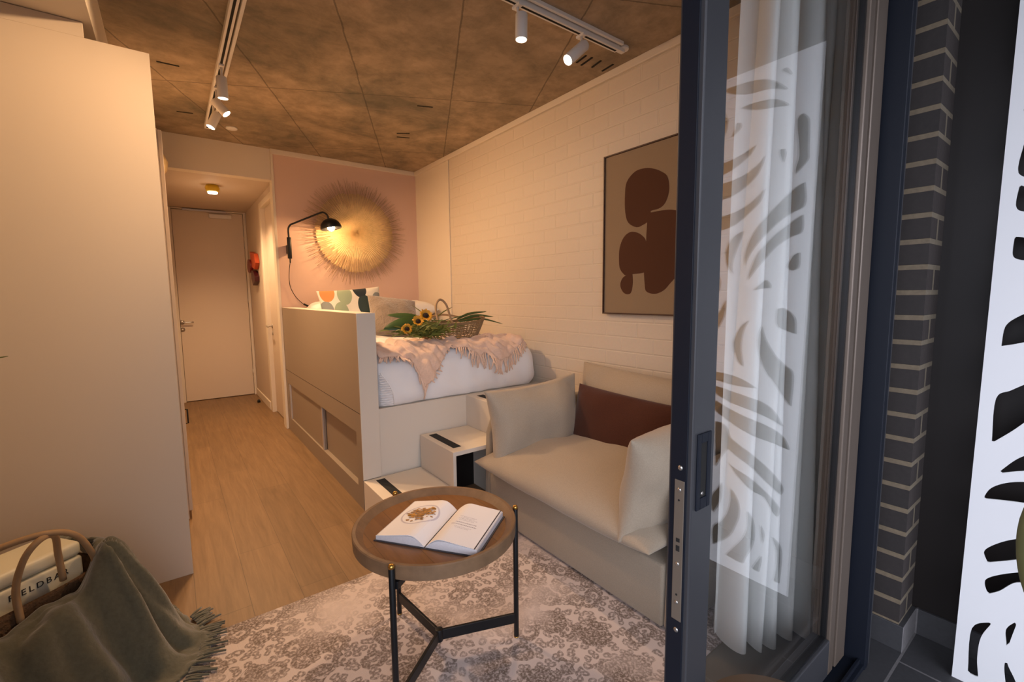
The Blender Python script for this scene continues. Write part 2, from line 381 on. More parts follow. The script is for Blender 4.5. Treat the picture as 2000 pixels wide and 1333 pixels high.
def rug_mat():
    m = bpy.data.materials.new('faded_floral_rug'); m.use_nodes = True
    n = m.node_tree.nodes; l = m.node_tree.links; b = n['Principled BSDF']; b.inputs['Roughness'].default_value = 0.95; b.inputs['Specular IOR Level'].default_value = 0.1
    t = n.new('ShaderNodeTexCoord')
    nz0 = n.new('ShaderNodeTexNoise'); nz0.inputs['Scale'].default_value = 14; nz0.inputs['Detail'].default_value = 3; l.new(t.outputs['Object'], nz0.inputs['Vector'])
    va = n.new('ShaderNodeVectorMath'); va.operation = 'SCALE'; va.inputs['Scale'].default_value = 0.045; l.new(nz0.outputs['Color'], va.inputs[0])
    vb = n.new('ShaderNodeVectorMath'); vb.operation = 'ADD'; l.new(t.outputs['Object'], vb.inputs[0]); l.new(va.outputs[0], vb.inputs[1])
    def vor(scale, feat='F1'):
        v = n.new('ShaderNodeTexVoronoi'); v.voronoi_dimensions = '2D'; v.feature = feat; v.inputs['Scale'].default_value = scale; l.new(vb.outputs[0], v.inputs['Vector']); return v
    def ramp(src, stops):
        r = n.new('ShaderNodeValToRGB'); r.color_ramp.interpolation = 'LINEAR'
        while len(r.color_ramp.elements) < len(stops): r.color_ramp.elements.new(0.5)
        for e, (p, v) in zip(r.color_ramp.elements, stops): e.position = p; e.color = (v, v, v, 1)
        l.new(src, r.inputs[0]); return r
    def math_(op, a, c, v=None):
        x = n.new('ShaderNodeMath'); x.operation = op; l.new(a, x.inputs[0])
        if v is not None: x.inputs[1].default_value = v
        else: l.new(c, x.inputs[1])
        return x
    # blossoms: rings with a filled heart, petals from a finer cell net
    v1 = vor(11); v2 = vor(30); v3 = vor(6.5)
    ring = ramp(v1.outputs['Distance'], [(0.0, 0.9), (0.10, 0.85), (0.13, 0.1), (0.22, 0.1), (0.24, 0.95), (0.46, 0.9), (0.50, 0.0)])
    pet = ramp(v2.outputs['Distance'], [(0.0, 0.1), (0.12, 0.1), (0.16, 1.0), (0.40, 1.0), (0.46, 0.0)])
    big = ramp(v3.outputs['Distance'], [(0.0, 1.0), (0.42, 1.0), (0.46, 0.0)])
    col = n.new('ShaderNodeSeparateColor'); l.new(v1.outputs['Color'], col.inputs[0])
    pick = math_('GREATER_THAN', col.outputs[0], None, 0.42)
    a = math_('MULTIPLY', ring.outputs[0], pick.outputs[0])
    col3 = n.new('ShaderNodeSeparateColor'); l.new(v3.outputs['Color'], col3.inputs[0])
    pick3 = math_('GREATER_THAN', col3.outputs[1], None, 0.62)
    c3 = math_('MULTIPLY', big.outputs[0], pick3.outputs[0])
    p2 = math_('MULTIPLY', pet.outputs[0], None, 0.8)
    s1 = math_('MAXIMUM', a.outputs[0], p2.outputs[0]); 
    v4 = vor(48); holes = ramp(v4.outputs['Distance'], [(0.0, 0.2), (0.2, 0.35), (0.3, 1.0)])
    c3b = math_('MULTIPLY', c3.outputs[0], holes.outputs[0])
    s2 = math_('MAXIMUM', s1.outputs[0], c3b.outputs[0])
    # worn patches
    wn = n.new('ShaderNodeTexNoise'); wn.inputs['Scale'].default_value = 2.6; wn.inputs['Detail'].default_value = 5; l.new(t.outputs['Object'], wn.inputs['Vector'])
    wr = ramp(wn.outputs['Fac'], [(0.36, 0.12), (0.52, 1.0)])
    wf = n.new('ShaderNodeTexNoise'); wf.inputs['Scale'].default_value = 120; l.new(t.outputs['Object'], wf.inputs['Vector'])
    wfr = ramp(wf.outputs['Fac'], [(0.35, 0.35), (0.55, 1.0)])
    s3 = math_('MULTIPLY', s2.outputs[0], wr.outputs[0]); s4 = math_('MULTIPLY', s3.outputs[0], wfr.outputs[0])
    mx = n.new('ShaderNodeMix'); mx.data_type = 'RGBA'; mx.inputs[6].default_value = (0.64, 0.54, 0.50, 1); mx.inputs[7].default_value = (0.19, 0.145, 0.12, 1)
    l.new(s4.outputs[0], mx.inputs[0]); l.new(mx.outputs[2], b.inputs['Base Color'])
    wv = n.new('ShaderNodeTexWave'); wv.inputs['Scale'].default_value = 90; wv.bands_direction = 'X'; l.new(t.outputs['Object'], wv.inputs['Vector'])
    bump_nodes(n, l, b, wv.outputs['Fac'], 0.35, 0.002)
    return m

def cushion_print():
    m = bpy.data.materials.new('organic_shapes_print'); m.use_nodes = True
    n = m.node_tree.nodes; l = m.node_tree.links; b = n['Principled BSDF']; b.inputs['Roughness'].default_value = 0.9
    t = n.new('ShaderNodeTexCoord'); mp = n.new('ShaderNodeMapping'); mp.inputs['Scale'].default_value = (1, 0.62, 0); mp.inputs['Rotation'].default_value = (0, 0, 0.5); l.new(t.outputs['Object'], mp.inputs['Vector'])
    v = n.new('ShaderNodeTexVoronoi'); v.voronoi_dimensions = '2D'; v.inputs['Scale'].default_value = 7.5; v.inputs['Randomness'].default_value = 0.75; l.new(mp.outputs[0], v.inputs['Vector'])
    ed = n.new('ShaderNodeTexVoronoi'); ed.voronoi_dimensions = '2D'; ed.feature = 'F1'; ed.inputs['Scale'].default_value = 7.5; ed.inputs['Randomness'].default_value = 0.75; l.new(mp.outputs[0], ed.inputs['Vector'])
    s = n.new('ShaderNodeSeparateColor'); l.new(v.outputs['Color'], s.inputs[0])
    r = n.new('ShaderNodeValToRGB'); r.color_ramp.interpolation = 'CONSTANT'
    cols = [(0, (0.02, 0.03, 0.04)), (0.2, (0.72, 0.27, 0.09)), (0.38, (0.33, 0.40, 0.27)), (0.55, (0.26, 0.28, 0.27)), (0.75, (0.025, 0.045, 0.045)), (0.88, (0.5, 0.13, 0.05))]
    while len(r.color_ramp.elements) < len(cols): r.color_ramp.elements.new(0.9)
    for e, (p, c) in zip(r.color_ramp.elements, cols): e.position = p; e.color = (*c, 1)
    l.new(s.outputs[0], r.inputs[0])
    g = n.new('ShaderNodeMath'); g.operation = 'LESS_THAN'; g.inputs[1].default_value = 0.47; l.new(ed.outputs['Distance'], g.inputs[0])
    mx = n.new('ShaderNodeMix'); mx.data_type = 'RGBA'; mx.inputs[6].default_value = (0.75, 0.70, 0.60, 1); l.new(r.outputs[0], mx.inputs[7]); l.new(g.outputs[0], mx.inputs[0])
    l.new(mx.outputs[2], b.inputs['Base Color'])
    return m

def glass_mat(name='window_glass', ior=1.9, tint=(0.98, 0.99, 0.99)):
    m = bpy.data.materials.new(name); m.use_nodes = True
    n = m.node_tree.nodes; l = m.node_tree.links; n.clear()
    o = n.new('ShaderNodeOutputMaterial'); mx = n.new('ShaderNodeMixShader'); fr = n.new('ShaderNodeFresnel'); fr.inputs['IOR'].default_value = ior
    tr = n.new('ShaderNodeBsdfTransparent'); tr.inputs[0].default_value = (*tint, 1); gl = n.new('ShaderNodeBsdfGlossy'); gl.inputs['Roughness'].default_value = 0.0
    ge = n.new('ShaderNodeNewGeometry'); mi = n.new('ShaderNodeMix'); mi.data_type = 'FLOAT'; mi.inputs[2].default_value = ior; mi.inputs[3].default_value = 1/ior
    l.new(ge.outputs['Backfacing'], mi.inputs[0]); l.new(mi.outputs[0], fr.inputs['IOR'])
    l.new(fr.outputs[0], mx.inputs[0]); l.new(tr.outputs[0], mx.inputs[1]); l.new(gl.outputs[0], mx.inputs[2]); l.new(mx.outputs[0], o.inputs[0])
    return m

def sheer_mat():
    m = bpy.data.materials.new('sheer_white_voile'); m.use_nodes = True
    n = m.node_tree.nodes; l = m.node_tree.links; n.clear()
    o = n.new('ShaderNodeOutputMaterial'); d = n.new('ShaderNodeBsdfDiffuse'); d.inputs[0].default_value = (0.92, 0.92, 0.90, 1)
    tl = n.new('ShaderNodeBsdfTranslucent'); tl.inputs[0].default_value = (0.92, 0.92, 0.90, 1); tp = n.new('ShaderNodeBsdfTransparent')
    a = n.new('ShaderNodeMixShader'); a.inputs[0].default_value = 0.3; c = n.new('ShaderNodeMixShader'); c.inputs[0].default_value = 0.10
    l.new(d.outputs[0], a.inputs[1]); l.new(tl.outputs[0], a.inputs[2]); l.new(a.outputs[0], c.inputs[1]); l.new(tp.outputs[0], c.inputs[2]); l.new(c.outputs[0], o.inputs[0])
    return m

def emis(name, col, s):
    m = bpy.data.materials.new(name); m.use_nodes = True; n = m.node_tree.nodes; l = m.node_tree.links; n.clear()
    o = n.new('ShaderNodeOutputMaterial'); e = n.new('ShaderNodeEmission'); e.inputs[0].default_value = (*col, 1); e.inputs[1].default_value = s; l.new(e.outputs[0], o.inputs[0]); return m

M = dict(
 ceiling=ceiling_mat(),
 block=brick_mat('painted_white_brickwork', (0.70,0.60,0.48), (0.70,0.60,0.48), (0.73,0.63,0.50), 0.25, 0.095, 0.006, 'YZ', (0.205, 0.02, 0), 0.55, 0.6, 0.004, 0.6),
 white=mat('warm_white_paint', (0.74,0.65,0.53), 0.6, bump=0.08, bump_s=60),
 pink=mat('dusty_pink_paint', (0.70,0.49,0.385), 0.7, bump=0.08, bump_s=60),
 taupe=mat('pale_taupe_paint', (0.62,0.51,0.41), 0.65, bump=0.05, bump_s=60),
 cream=mat('cream_cupboard_board', (0.72,0.60,0.47), 0.55),
 bedboard=mat('greige_painted_board', (0.28,0.22,0.165), 0.5),
 bedwhite=mat('pale_grey_lacquer_board', (0.70,0.62,0.52), 0.5),
 oak=wood_planks('light_oak_planks', (0.245,0.145,0.068), (0.20,0.118,0.055), 1.3, 0.19, 'YX'),
 threshold=mat('grey_stone_threshold', (0.20,0.175,0.14), 0.6, noise_s=8, noise_amt=0.2),
 tile=brick_mat('charcoal_floor_tile', (0.040,0.039,0.042), (0.048,0.047,0.05), (0.16,0.15,0.15), 0.6, 0.6, 0.004, 'XY', (0.13,0.22,0), 0.6, 0.2, 0.002, 0.1, True),
 darkbrick=brick_mat('dark_clay_brick', (0.032,0.024,0.021), (0.025,0.019,0.017), (0.20,0.15,0.095), 4.0, 0.0855, 0.009, 'YZ', (0.7,-0.012,0), 0.75, 0.7, 0.006, 0.1, True),
 darkbrickx=brick_mat('dark_clay_brick_front', (0.05,0.038,0.034), (0.042,0.032,0.029), (0.20,0.16,0.11), 0.222, 0.0855, 0.009, 'XZ', (0.1,-0.012,0), 0.75, 0.7, 0.006, 0.1, True),
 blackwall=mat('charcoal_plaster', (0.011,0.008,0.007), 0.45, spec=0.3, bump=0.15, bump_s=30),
 alu=mat('anthracite_powdercoat', (0.036,0.036,0.040), 0.45, bump=0.03, bump_s=300),
 aludark=mat('near_black_powdercoat', (0.006,0.008,0.014), 0.5, spec=0.25),
 alulight=mat('brushed_aluminium_strip', (0.62,0.58,0.54), 0.35, 0.7),
 stile2=mat('anodised_grey_warm_lit', (0.15,0.115,0.09), 0.35, 0.35),  # beige tone paints in the warm light this stile reflects
 steel=mat('satin_steel', (0.55,0.52,0.48), 0.3, 0.9),
 lockplate=mat('aged_lock_plate', (0.20,0.165,0.13), 0.45, 0.5),
 glass=glass_mat(), sheer=sheer_mat(),
 screen=mat('white_powdercoated_sheet', (0.70,0.70,0.71), 0.5),
 rug=rug_mat(),
 linen=fabric('oatmeal_linen', (0.38,0.305,0.225)),
 linen2=fabric('oatmeal_linen_base', (0.29,0.235,0.175)),
 rust=fabric('rust_brown_velvet', (0.062,0.018,0.009), 180, 0.25, 0.4, 0.85, 0.12),
 duvet=mat('white_cotton', (0.86,0.84,0.83), 0.85, bump=0.15, bump_s=18, dist=0.006, sheen=0.1),
 pillowc=mat('white_pillow_cotton', (0.84,0.81,0.77), 0.85),
 fur=mat('taupe_faux_fur', (0.42,0.32,0.235), 0.95, noise_s=11, noise_amt=0.62, bump=1.0, bump_s=70, dist=0.01, sheen=0.6),
 blush=fabric('blush_pink_wool', (0.80,0.56,0.42), 90, 0.12, 0.7, 0.95, 0.5),
 sage=fabric('sage_green_wool', (0.118,0.112,0.076), 70, 0.25, 0.9, 0.98, 0.5),
 printc=cushion_print(),
 straw=mat('dried_straw', (0.82,0.60,0.30), 0.8, noise_s=30, noise_amt=0.35, bump=0.5, bump_s=150),
 strawtip=mat('dried_straw_tips', (0.58,0.40,0.24), 0.8, noise_s=20, noise_amt=0.4),
 seagrass=mat('woven_palm', (0.36,0.235,0.115), 0.8, noise_s=60, noise_amt=0.5),
 wicker=mat('dark_wicker', (0.20,0.10,0.04), 0.7, noise_s=40, noise_amt=0.5, bump=1.0, bump_s=90, dist=0.01),
 cane=mat('pale_cane', (0.50,0.31,0.155), 0.6, noise_s=25, noise_amt=0.3),
 table=wood_planks('walnut_stain_tabletop', (0.23,0.105,0.037), (0.18,0.08,0.028), 0.9, 0.11, 'YX', 0.38),
 tablerim=mat('turned_wood_rim', (0.27,0.155,0.08), 0.5, noise_s=22, noise_amt=0.55, bump=0.3, bump_s=90),
 black=mat('black_metal', (0.012,0.012,0.013), 0.4, 0.4),
 brass=mat('brass', (0.55,0.32,0.08), 0.3, 1.0),
 paper=mat('book_paper', (0.86,0.83,0.84), 0.7),
 pages=mat('page_edges', (0.72,0.70,0.72), 0.8, noise_s=160, noise_amt=0.2),
 bookcover=mat('dark_book_cover', (0.05,0.045,0.05), 0.5),
 ink=mat('grey_ink', (0.42,0.38,0.40), 0.8),
 plate=mat('printed_plate_grey', (0.60,0.56,0.62), 0.7),
 food2=mat('printed_garnish', (0.75,0.45,0.05), 0.7, noise_s=300, noise_amt=0.7, col2=(0.30,0.06,0.04)),
 food=mat('printed_food', (0.55,0.30,0.06), 0.7, noise_s=260, noise_amt=0.9, col2=(0.10,0.04,0.05)),
 spotwhite=mat('white_lamp_enamel', (0.80,0.77,0.73), 0.4),
 lens=emis('lit_lens', (1.0, 0.86, 0.66), 22.0),
 bulb=emis('lit_bulb', (1.0, 0.78, 0.45), 30.0),
 yellow=mat('yellow_enamel', (0.62,0.42,0.02), 0.4),
 cooler=mat('cream_powdercoat', (0.80,0.74,0.55), 0.35),
 letter=mat('black_print', (0.03,0.025,0.02), 0.5),
 artbg=fabric('sand_canvas', (0.29,0.205,0.125), 300, 0.1, 0.3),
 artshape=mat('burnt_umber_paint', (0.07,0.020,0.005), 0.85),
 frame=mat('dark_wood_frame', (0.055,0.02,0.012), 0.5),
 leaf=mat('green_leaf', (0.055,0.11,0.025), 0.5, noise_s=12, noise_amt=0.4),
 leaf2=mat('olive_leaf', (0.20,0.22,0.04), 0.55, noise_s=12, noise_amt=0.4),
 petal=mat('sunflower_petal', (0.80,0.36,0.02), 0.6),
 seedhead=mat('sunflower_centre', (0.035,0.016,0.008), 0.9, bump=1, bump_s=300),
 red=mat('orange_red_leather', (0.50,0.075,0.02), 0.5), darkred=mat('dark_red_leather', (0.17,0.012,0.01), 0.4), maroon=mat('maroon_leather', (0.055,0.008,0.01), 0.4),
 grip=mat('black_grip_tape', (0.012,0.012,0.012), 0.85, bump=0.5, bump_s=600),
 cactus=mat('cactus_skin', (0.12,0.125,0.045), 0.6, noise_s=15, noise_amt=0.3),
 terracotta=mat('terracotta', (0.35,0.14,0.07), 0.8), soil=mat('soil', (0.03,0.02,0.012), 0.95),
 stoolwood=mat('stool_wood', (0.14,0.085,0.04), 0.5, noise_s=8, noise_amt=0.3),
 darkslot=mat('dark_slot', (0.008,0.007,0.006), 0.9),
)
# ---------------------------------------------------------------- the room shell
ZC = 2.685; XR = 2.31; YP = 4.89; YE = 6.98; XL = -1.2; XC = 0.862
struct('floor', box(new_bm(), XL, XR, 0.80, YE+0.1, -0.06, 0), M['oak'])
struct('floor_threshold', box(new_bm(), XL, XR, 0.60, 0.80, -0.06, 0), M['threshold'])
struct('balcony_floor', box(new_bm(), -2.6, 2.32, -2.4, 0.60, -0.06, 0), M['tile'])
cl = struct('ceiling', box(new_bm(), XL-0.1, XR+0.12, 0.50, YE+0.2, ZC, ZC+0.15), M['ceiling'])
for a in ((0.031, 3.497, 0.14, 3.492), (0.135, 4.318, 0.234, 4.295), (1.544, 3.196, 1.648, 3.155), (1.647, 3.82, 1.736, 3.758), (1.682, 3.904, 1.784, 3.864),
          (2.051, 2.072, 2.037, 1.978), (2.096, 2.078, 2.083, 1.973), (2.168, 2.057, 2.152, 1.968), (2.255, 2.053, 2.245, 1.954)):
    p = Vector((a[0], a[1], ZC)); q = Vector((a[2], a[3], ZC)); d = (q-p)/2; s = Vector((-d.y, d.x, 0)).normalized()*0.0065
    obj('cast_slot', obox(new_bm(), (p+q)/2, d, s, (0, 0, 0.0025)), M['darkslot'], cl)
struct('balcony_ceiling', box(new_bm(), -2.6, 2.32, -1.6, 0.50, 2.95, 3.05), M['taupe'])
# right wall: painted brickwork, then a smooth plastered end bay
wr = struct('wall_right', box(new_bm(), XR, XR+0.1, 0.60, 4.13, 0, ZC), M['block'])
struct('wall_right_smooth', box(new_bm(), XR, XR+0.1, 4.13, YP+0.1, 0, ZC), M['white'])
struct('trim_1', box(new_bm(), XR-0.012, XR, 4.112, 4.146, 0.62, ZC-0.045), M['white'], bevel=0.003)
struct('trim_2', box(new_bm(), XR-0.022, XR, 0.62, YP, ZC-0.045, ZC), M['white'], bevel=0.004)
# pink headboard wall
struct('wall_back', box(new_bm(), XC, XR, YP, YP+0.1, 0, ZC), M['pink'])
struct('trim_3', box(new_bm(), XC-0.02, XR-0.022, YP-0.022, YP, ZC-0.045, ZC), M['white'], bevel=0.004)
struct('trim_4', box(new_bm(), XC-0.022, XC, YP-0.012, YP+0.1, 0, ZC), M['white'], bevel=0.002)
# entrance corridor
struct('wall_corridor', box(new_bm(), XC, XC+0.09, 5.78, YE, 0, 2.40), M['taupe'])
struct('wall_corridor_near', box(new_bm(), XC, XC+0.09, YP+0.1, 5.02, 0, 2.40), M['taupe'])
struct('wall_corridor_head', box(new_bm(), XC, XC+0.09, 5.02, 5.78, 2.31, 2.40), M['taupe'])
struct('wall_bulkhead', box(new_bm(), -0.175, XC-0.022, YP, YP+0.1, 2.40, ZC), M['white'])
struct('ceiling_corridor', box(new_bm(), -0.5, XC+0.09, YP+0.1, YE, 2.40, 2.44), M['taupe'])
struct('wall_entry', box(new_bm(), -0.5, XC+0.1, YE, YE+0.1, 0, 2.44), M['taupe'])
struct('wall_corridor_left', box(new_bm(), -0.1, 0.035, 4.93, YE, 0, 2.40), M['white'])
struct('baseboard_corridor', box(new_bm(), XC-0.014, XC, 5.84, YE-0.03, 0, 0.09), M['white'], bevel=0.003)
struct('wall_left', box(new_bm(), XL-0.1, XL, 0.60, YP+0.1, 0, ZC), M['white'])
struct('wall_kitchen_back', box(new_bm(), XL, -0.1, YP+0.04, YP+0.1, 0, ZC), M['white'])
# dropped kitchen bulkhead along the left
struct('wall_kitchen_bulkhead', box(new_bm(), XL, -0.175, 0.62, YP+0.04, 2.392, ZC), M['white'])
# entrance door in its frame
d1 = thing('door_1', 'plain cream entrance door closed at the end of the corridor', 'door', (0.455, YE-0.03, 0), kind='structure')
obj('door_leaf', box(new_bm(), 0.082, 0.826, 6.945, 6.975, 0.008, 2.378), M['cream'], d1, bevel=0.002)
fb = new_bm(); box(fb, 0.036, 0.078, 6.92, 6.98, 0, 2.398); box(fb, 0.830, 0.860, 6.92, 6.98, 0, 2.398); box(fb, 0.078, 0.830, 6.92, 6.98, 2.382, 2.398)
obj('door_frame', fb, M['white'], d1, bevel=0.003)
hb = new_bm(); lathe(hb, [(0.0,0),(0.026,0),(0.026,0.009),(0,0.009)], (0.098, 6.945, 1.005), (0,-1,0), 20)
tube(hb, smooth_path([(0.098,6.94,1.005),(0.098,6.905,1.005),(0.108,6.893,1.005),(0.215,6.893,1.003)],4), 0.0095)
obj('handle', hb, M['steel'], d1, True)['label'] = 'steel lever handle'
obj('deadbolt', lathe(new_bm(), [(0.0,0),(0.026,0),(0.026,0.008),(0.014,0.011),(0.012,0.02),(0,0.02)], (0.099, 6.945, 0.915), (0,-1,0), 20), M['steel'], d1, True)['label'] = 'round steel turn lock'
obj('closer_arm', box(new_bm(), 0.19, 0.64, 6.893, 6.919, 2.366, 2.390), M['steel'], d1, bevel=0.004)
obj('closer_body', box(new_bm(), 0.46, 0.70, 6.905, 6.944, 2.300, 2.348), M['spotwhite'], d1, bevel=0.004)
for z in (2.14, 1.99, 1.262, 0.30):
    obj('hinge', lathe(new_bm(), [(0,-0.05),(0.007,-0.05),(0.007,0.05),(0,0.05)], (0.829, 6.937, z), (0,0,1), 10), M['steel'], d1, True)
# side door in the corridor wall
d2 = thing('door_2', 'taupe bathroom door in the right wall of the corridor', 'door', (XC, 5.4, 0), kind='structure')
obj('door_leaf', box(new_bm(), XC+0.03, XC+0.07, 5.06, 5.70, 0.008, 2.27), M['taupe'], d2, bevel=0.002)
fb = new_bm(); box(fb, XC-0.012, XC+0.09, 5.70, 5.80, 0, 2.33); box(fb, XC-0.012, XC+0.09, 5.02, 5.06, 0, 2.33); box(fb, XC-0.012, XC+0.09, 5.06, 5.70, 2.27, 2.33)
obj('door_frame', fb, M['white'], d2, bevel=0.003)
hb = new_bm(); lathe(hb, [(0.0,0),(0.024,0),(0.024,0.008),(0,0.008)], (XC+0.03, 5.645, 0.985), (-1,0,0), 18)
tube(hb, smooth_path([(XC+0.03,5.645,0.985),(XC-0.02,5.645,0.985),(XC-0.03,5.63,0.985),(XC-0.03,5.53,0.985)],4), 0.009)
lathe(hb, [(0.0,0),(0.022,0),(0.022,0.008),(0,0.008)], (XC+0.03, 5.645, 0.905), (-1,0,0), 18)
obj('handle', hb, M['steel'], d2, True)['label'] = 'steel lever handle'
# facade: head over the sliding door, pieces of wall, brick pier, charcoal side wall
struct('wall_facade_head', box(new_bm(), -2.6, 2.32, 0.42, 0.62, 2.62, 2.95), M['blackwall'])
struct('wall_facade_light_block', box(new_bm(), -2.6, -0.35, 0.42, 0.60, 0, 2.62), M['darkbrickx'])  # unseen facade wall, widened to block sky light from the room
struct('wall_facade_right', box(new_bm(), 1.86, 2.31, 0.485, 0.62, 0, 2.62), M['blackwall'])
pier = struct('wall_pier', box(new_bm(), 2.03, 2.31, 0.398, 0.485, 0.098, 2.95), M['darkbrick'])
pier.data.materials.append(M['darkbrickx'])
for p in pier.data.polygons:
    if abs(p.normal.y) > 0.5: p.material_index = 1
struct('trim_5', box(new_bm(), 2.024, 2.20, 0.382, 0.485, 0, 0.098), M['tile'], bevel=0.002)
struct('wall_side', box(new_bm(), 2.20, 2.32, -2.4, 0.398, 0, 2.95), M['blackwall'])
struct('baseboard_side', box(new_bm(), 2.188, 2.20, -2.4, 0.382, 0, 0.10), M['tile'], bevel=0.001)
# sliding door frame: jamb, light seal strips, head, sill with tracks
fr = thing('window_1', 'anthracite aluminium frame of the balcony sliding door', 'door frame', (1.84, 0.5, 0), kind='structure')
obj('jamb', box(new_bm(), 1.826, 1.858, 0.437, 0.600, 0, 2.62), M['aludark'], fr, bevel=0.002)
obj('jamb_flange', box(new_bm(), 1.858, 1.880, 0.440, 0.485, 0, 2.62), M['alu'], fr, bevel=0.001)
sb = new_bm(); box(sb, 1.796, 1.826, 0.550, 0.600, 0.02, 2.6)
obj('seal_strip', sb, M['alulight'], fr, bevel=0.002)['label'] = 'bare aluminium channel beside the jamb'
obj('head', box(new_bm(), -0.35, 1.826, 0.44, 0.62, 2.56, 2.62), M['aludark'], fr, bevel=0.002)
obj('added_left_jamb', box(new_bm(), -0.35, -0.30, 0.437, 0.600, 0, 2.56), M['aludark'], fr, bevel=0.002)  # unseen jamb, added where the light-blocking wall narrows the opening
sb = new_bm(); box(sb, -0.30, 1.826, 0.44, 0.60, 0.0, 0.018)
for y in (0.455, 0.515, 0.575): box(sb, -0.30, 1.826, y-0.004, y+0.004, 0.018, 0.034)
obj('sill', sb, M['aludark'], fr, bevel=0.001)

# the open leaf of the sliding door
sl = thing('sliding_door', 'open anthracite framed glass sliding door leaf at the right of the opening', 'sliding door', (1.28, 0.515, 0.034))
Y0, Y1 = 0.490, 0.543
obj('stile', box(new_bm(), 0.812, 0.892, Y0, Y1, 0.04, 2.55), M['alu'], sl, bevel=0.003)
obj('edge_channel', box(new_bm(), 0.8085, 0.812, Y0+0.010, Y1-0.006, 0.04, 2.55), M['aludark'], sl, bevel=0.001)
obj('stile', box(box(new_bm(), 1.650, 1.690, Y0, Y1, 0.04, 2.55), 1.706, 1.790, Y0-0.002, Y1, 0.04, 2.55), M['stile2'], sl, bevel=0.003)
obj('stile_groove', box(new_bm(), 1.690, 1.706, Y0+0.012, Y1, 0.04, 2.55), M['aludark'], sl)
obj('bottom_rail', box(new_bm(), 0.892, 1.650, Y0, Y1, 0.04, 0.165), M['alu'], sl, bevel=0.003)
obj('top_rail', box(new_bm(), 0.892, 1.650, Y0, Y1, 2.47, 2.55), M['alu'], sl, bevel=0.003)
gb = new_bm(); box(gb, 0.892, 0.900, 0.500, 0.520, 0.165, 2.47); box(gb, 1.640, 1.650, 0.500, 0.520, 0.165, 2.47); box(gb, 0.90, 1.64, 0.500, 0.520, 0.165, 0.172)
obj('glazing_gasket', gb, M['black'], sl)
gb = new_bm(); vs = [gb.verts.new(p) for p in ((0.892,0.510,0.165),(1.650,0.510,0.165),(1.650,0.510,2.47),(0.892,0.510,2.47))]; gb.faces.new(vs)
obj('glass_pane', gb, M['glass'], sl, solid=0.004)
lk = obj('lock_plate', box(new_bm(), 0.8065, 0.8085, 0.503, 0.525, 0.615, 0.920), M['lockplate'], sl, bevel=0.0008); lk['label'] = 'long bronze lock strip on the door edge'
hb = new_bm()
for z in (0.90, 0.74, 0.655): lathe(hb, [(0,0),(0.0045,0),(0.004,0.0012),(0,0.0014)], (0.8065, 0.514, z), (-1,0,0), 12)
for z in (0.946, 0.592): lathe(hb, [(0,0),(0.0055,0),(0.005,0.0015),(0,0.0018)], (0.8085, 0.514, z), (-1,0,0), 12)
obj('lock_screw', hb, M['steel'], lk, True)
sb = new_bm()
for z0, z1 in ((0.768, 0.780), (0.788, 0.796)): box(sb, 0.8055, 0.8066, 0.510, 0.518, z0, z1)
lathe(sb, [(0,0),(0.0022,0),(0.0022,0.001),(0,0.001)], (0.8066,0.514,0.878), (-1,0,0), 8); lathe(sb, [(0,0),(0.0022,0),(0.0022,0.001),(0,0.001)], (0.8066,0.514,0.672), (-1,0,0), 8)
obj('bolt_slot', sb, M['darkslot'], lk)
fp = new_bm(); box(fp, 0.825, 0.838, Y0-0.004, Y0, 0.858, 1.018); box(fp, 0.862, 0.875, Y0-0.004, Y0, 0.858, 1.018); box(fp, 0.838, 0.862, Y0-0.004, Y0, 0.998, 1.018); box(fp, 0.838, 0.862, Y0-0.004, Y0, 0.858, 0.882)
fl = obj('flush_pull', fp, M['aludark'], sl, bevel=0.0015); fl['label'] = 'black recessed finger pull'
obj('recess', box(new_bm(), 0.838, 0.862, Y0-0.001, Y0+0.001, 0.882, 0.998), M['darkslot'], fl)
obj('pull_screw', lathe(new_bm(), [(0,0),(0.0045,0),(0.004,0.0015),(0,0.002)], (0.848, Y0-0.001, 0.890), (0,-1,0), 12), M['steel'], fl, True)

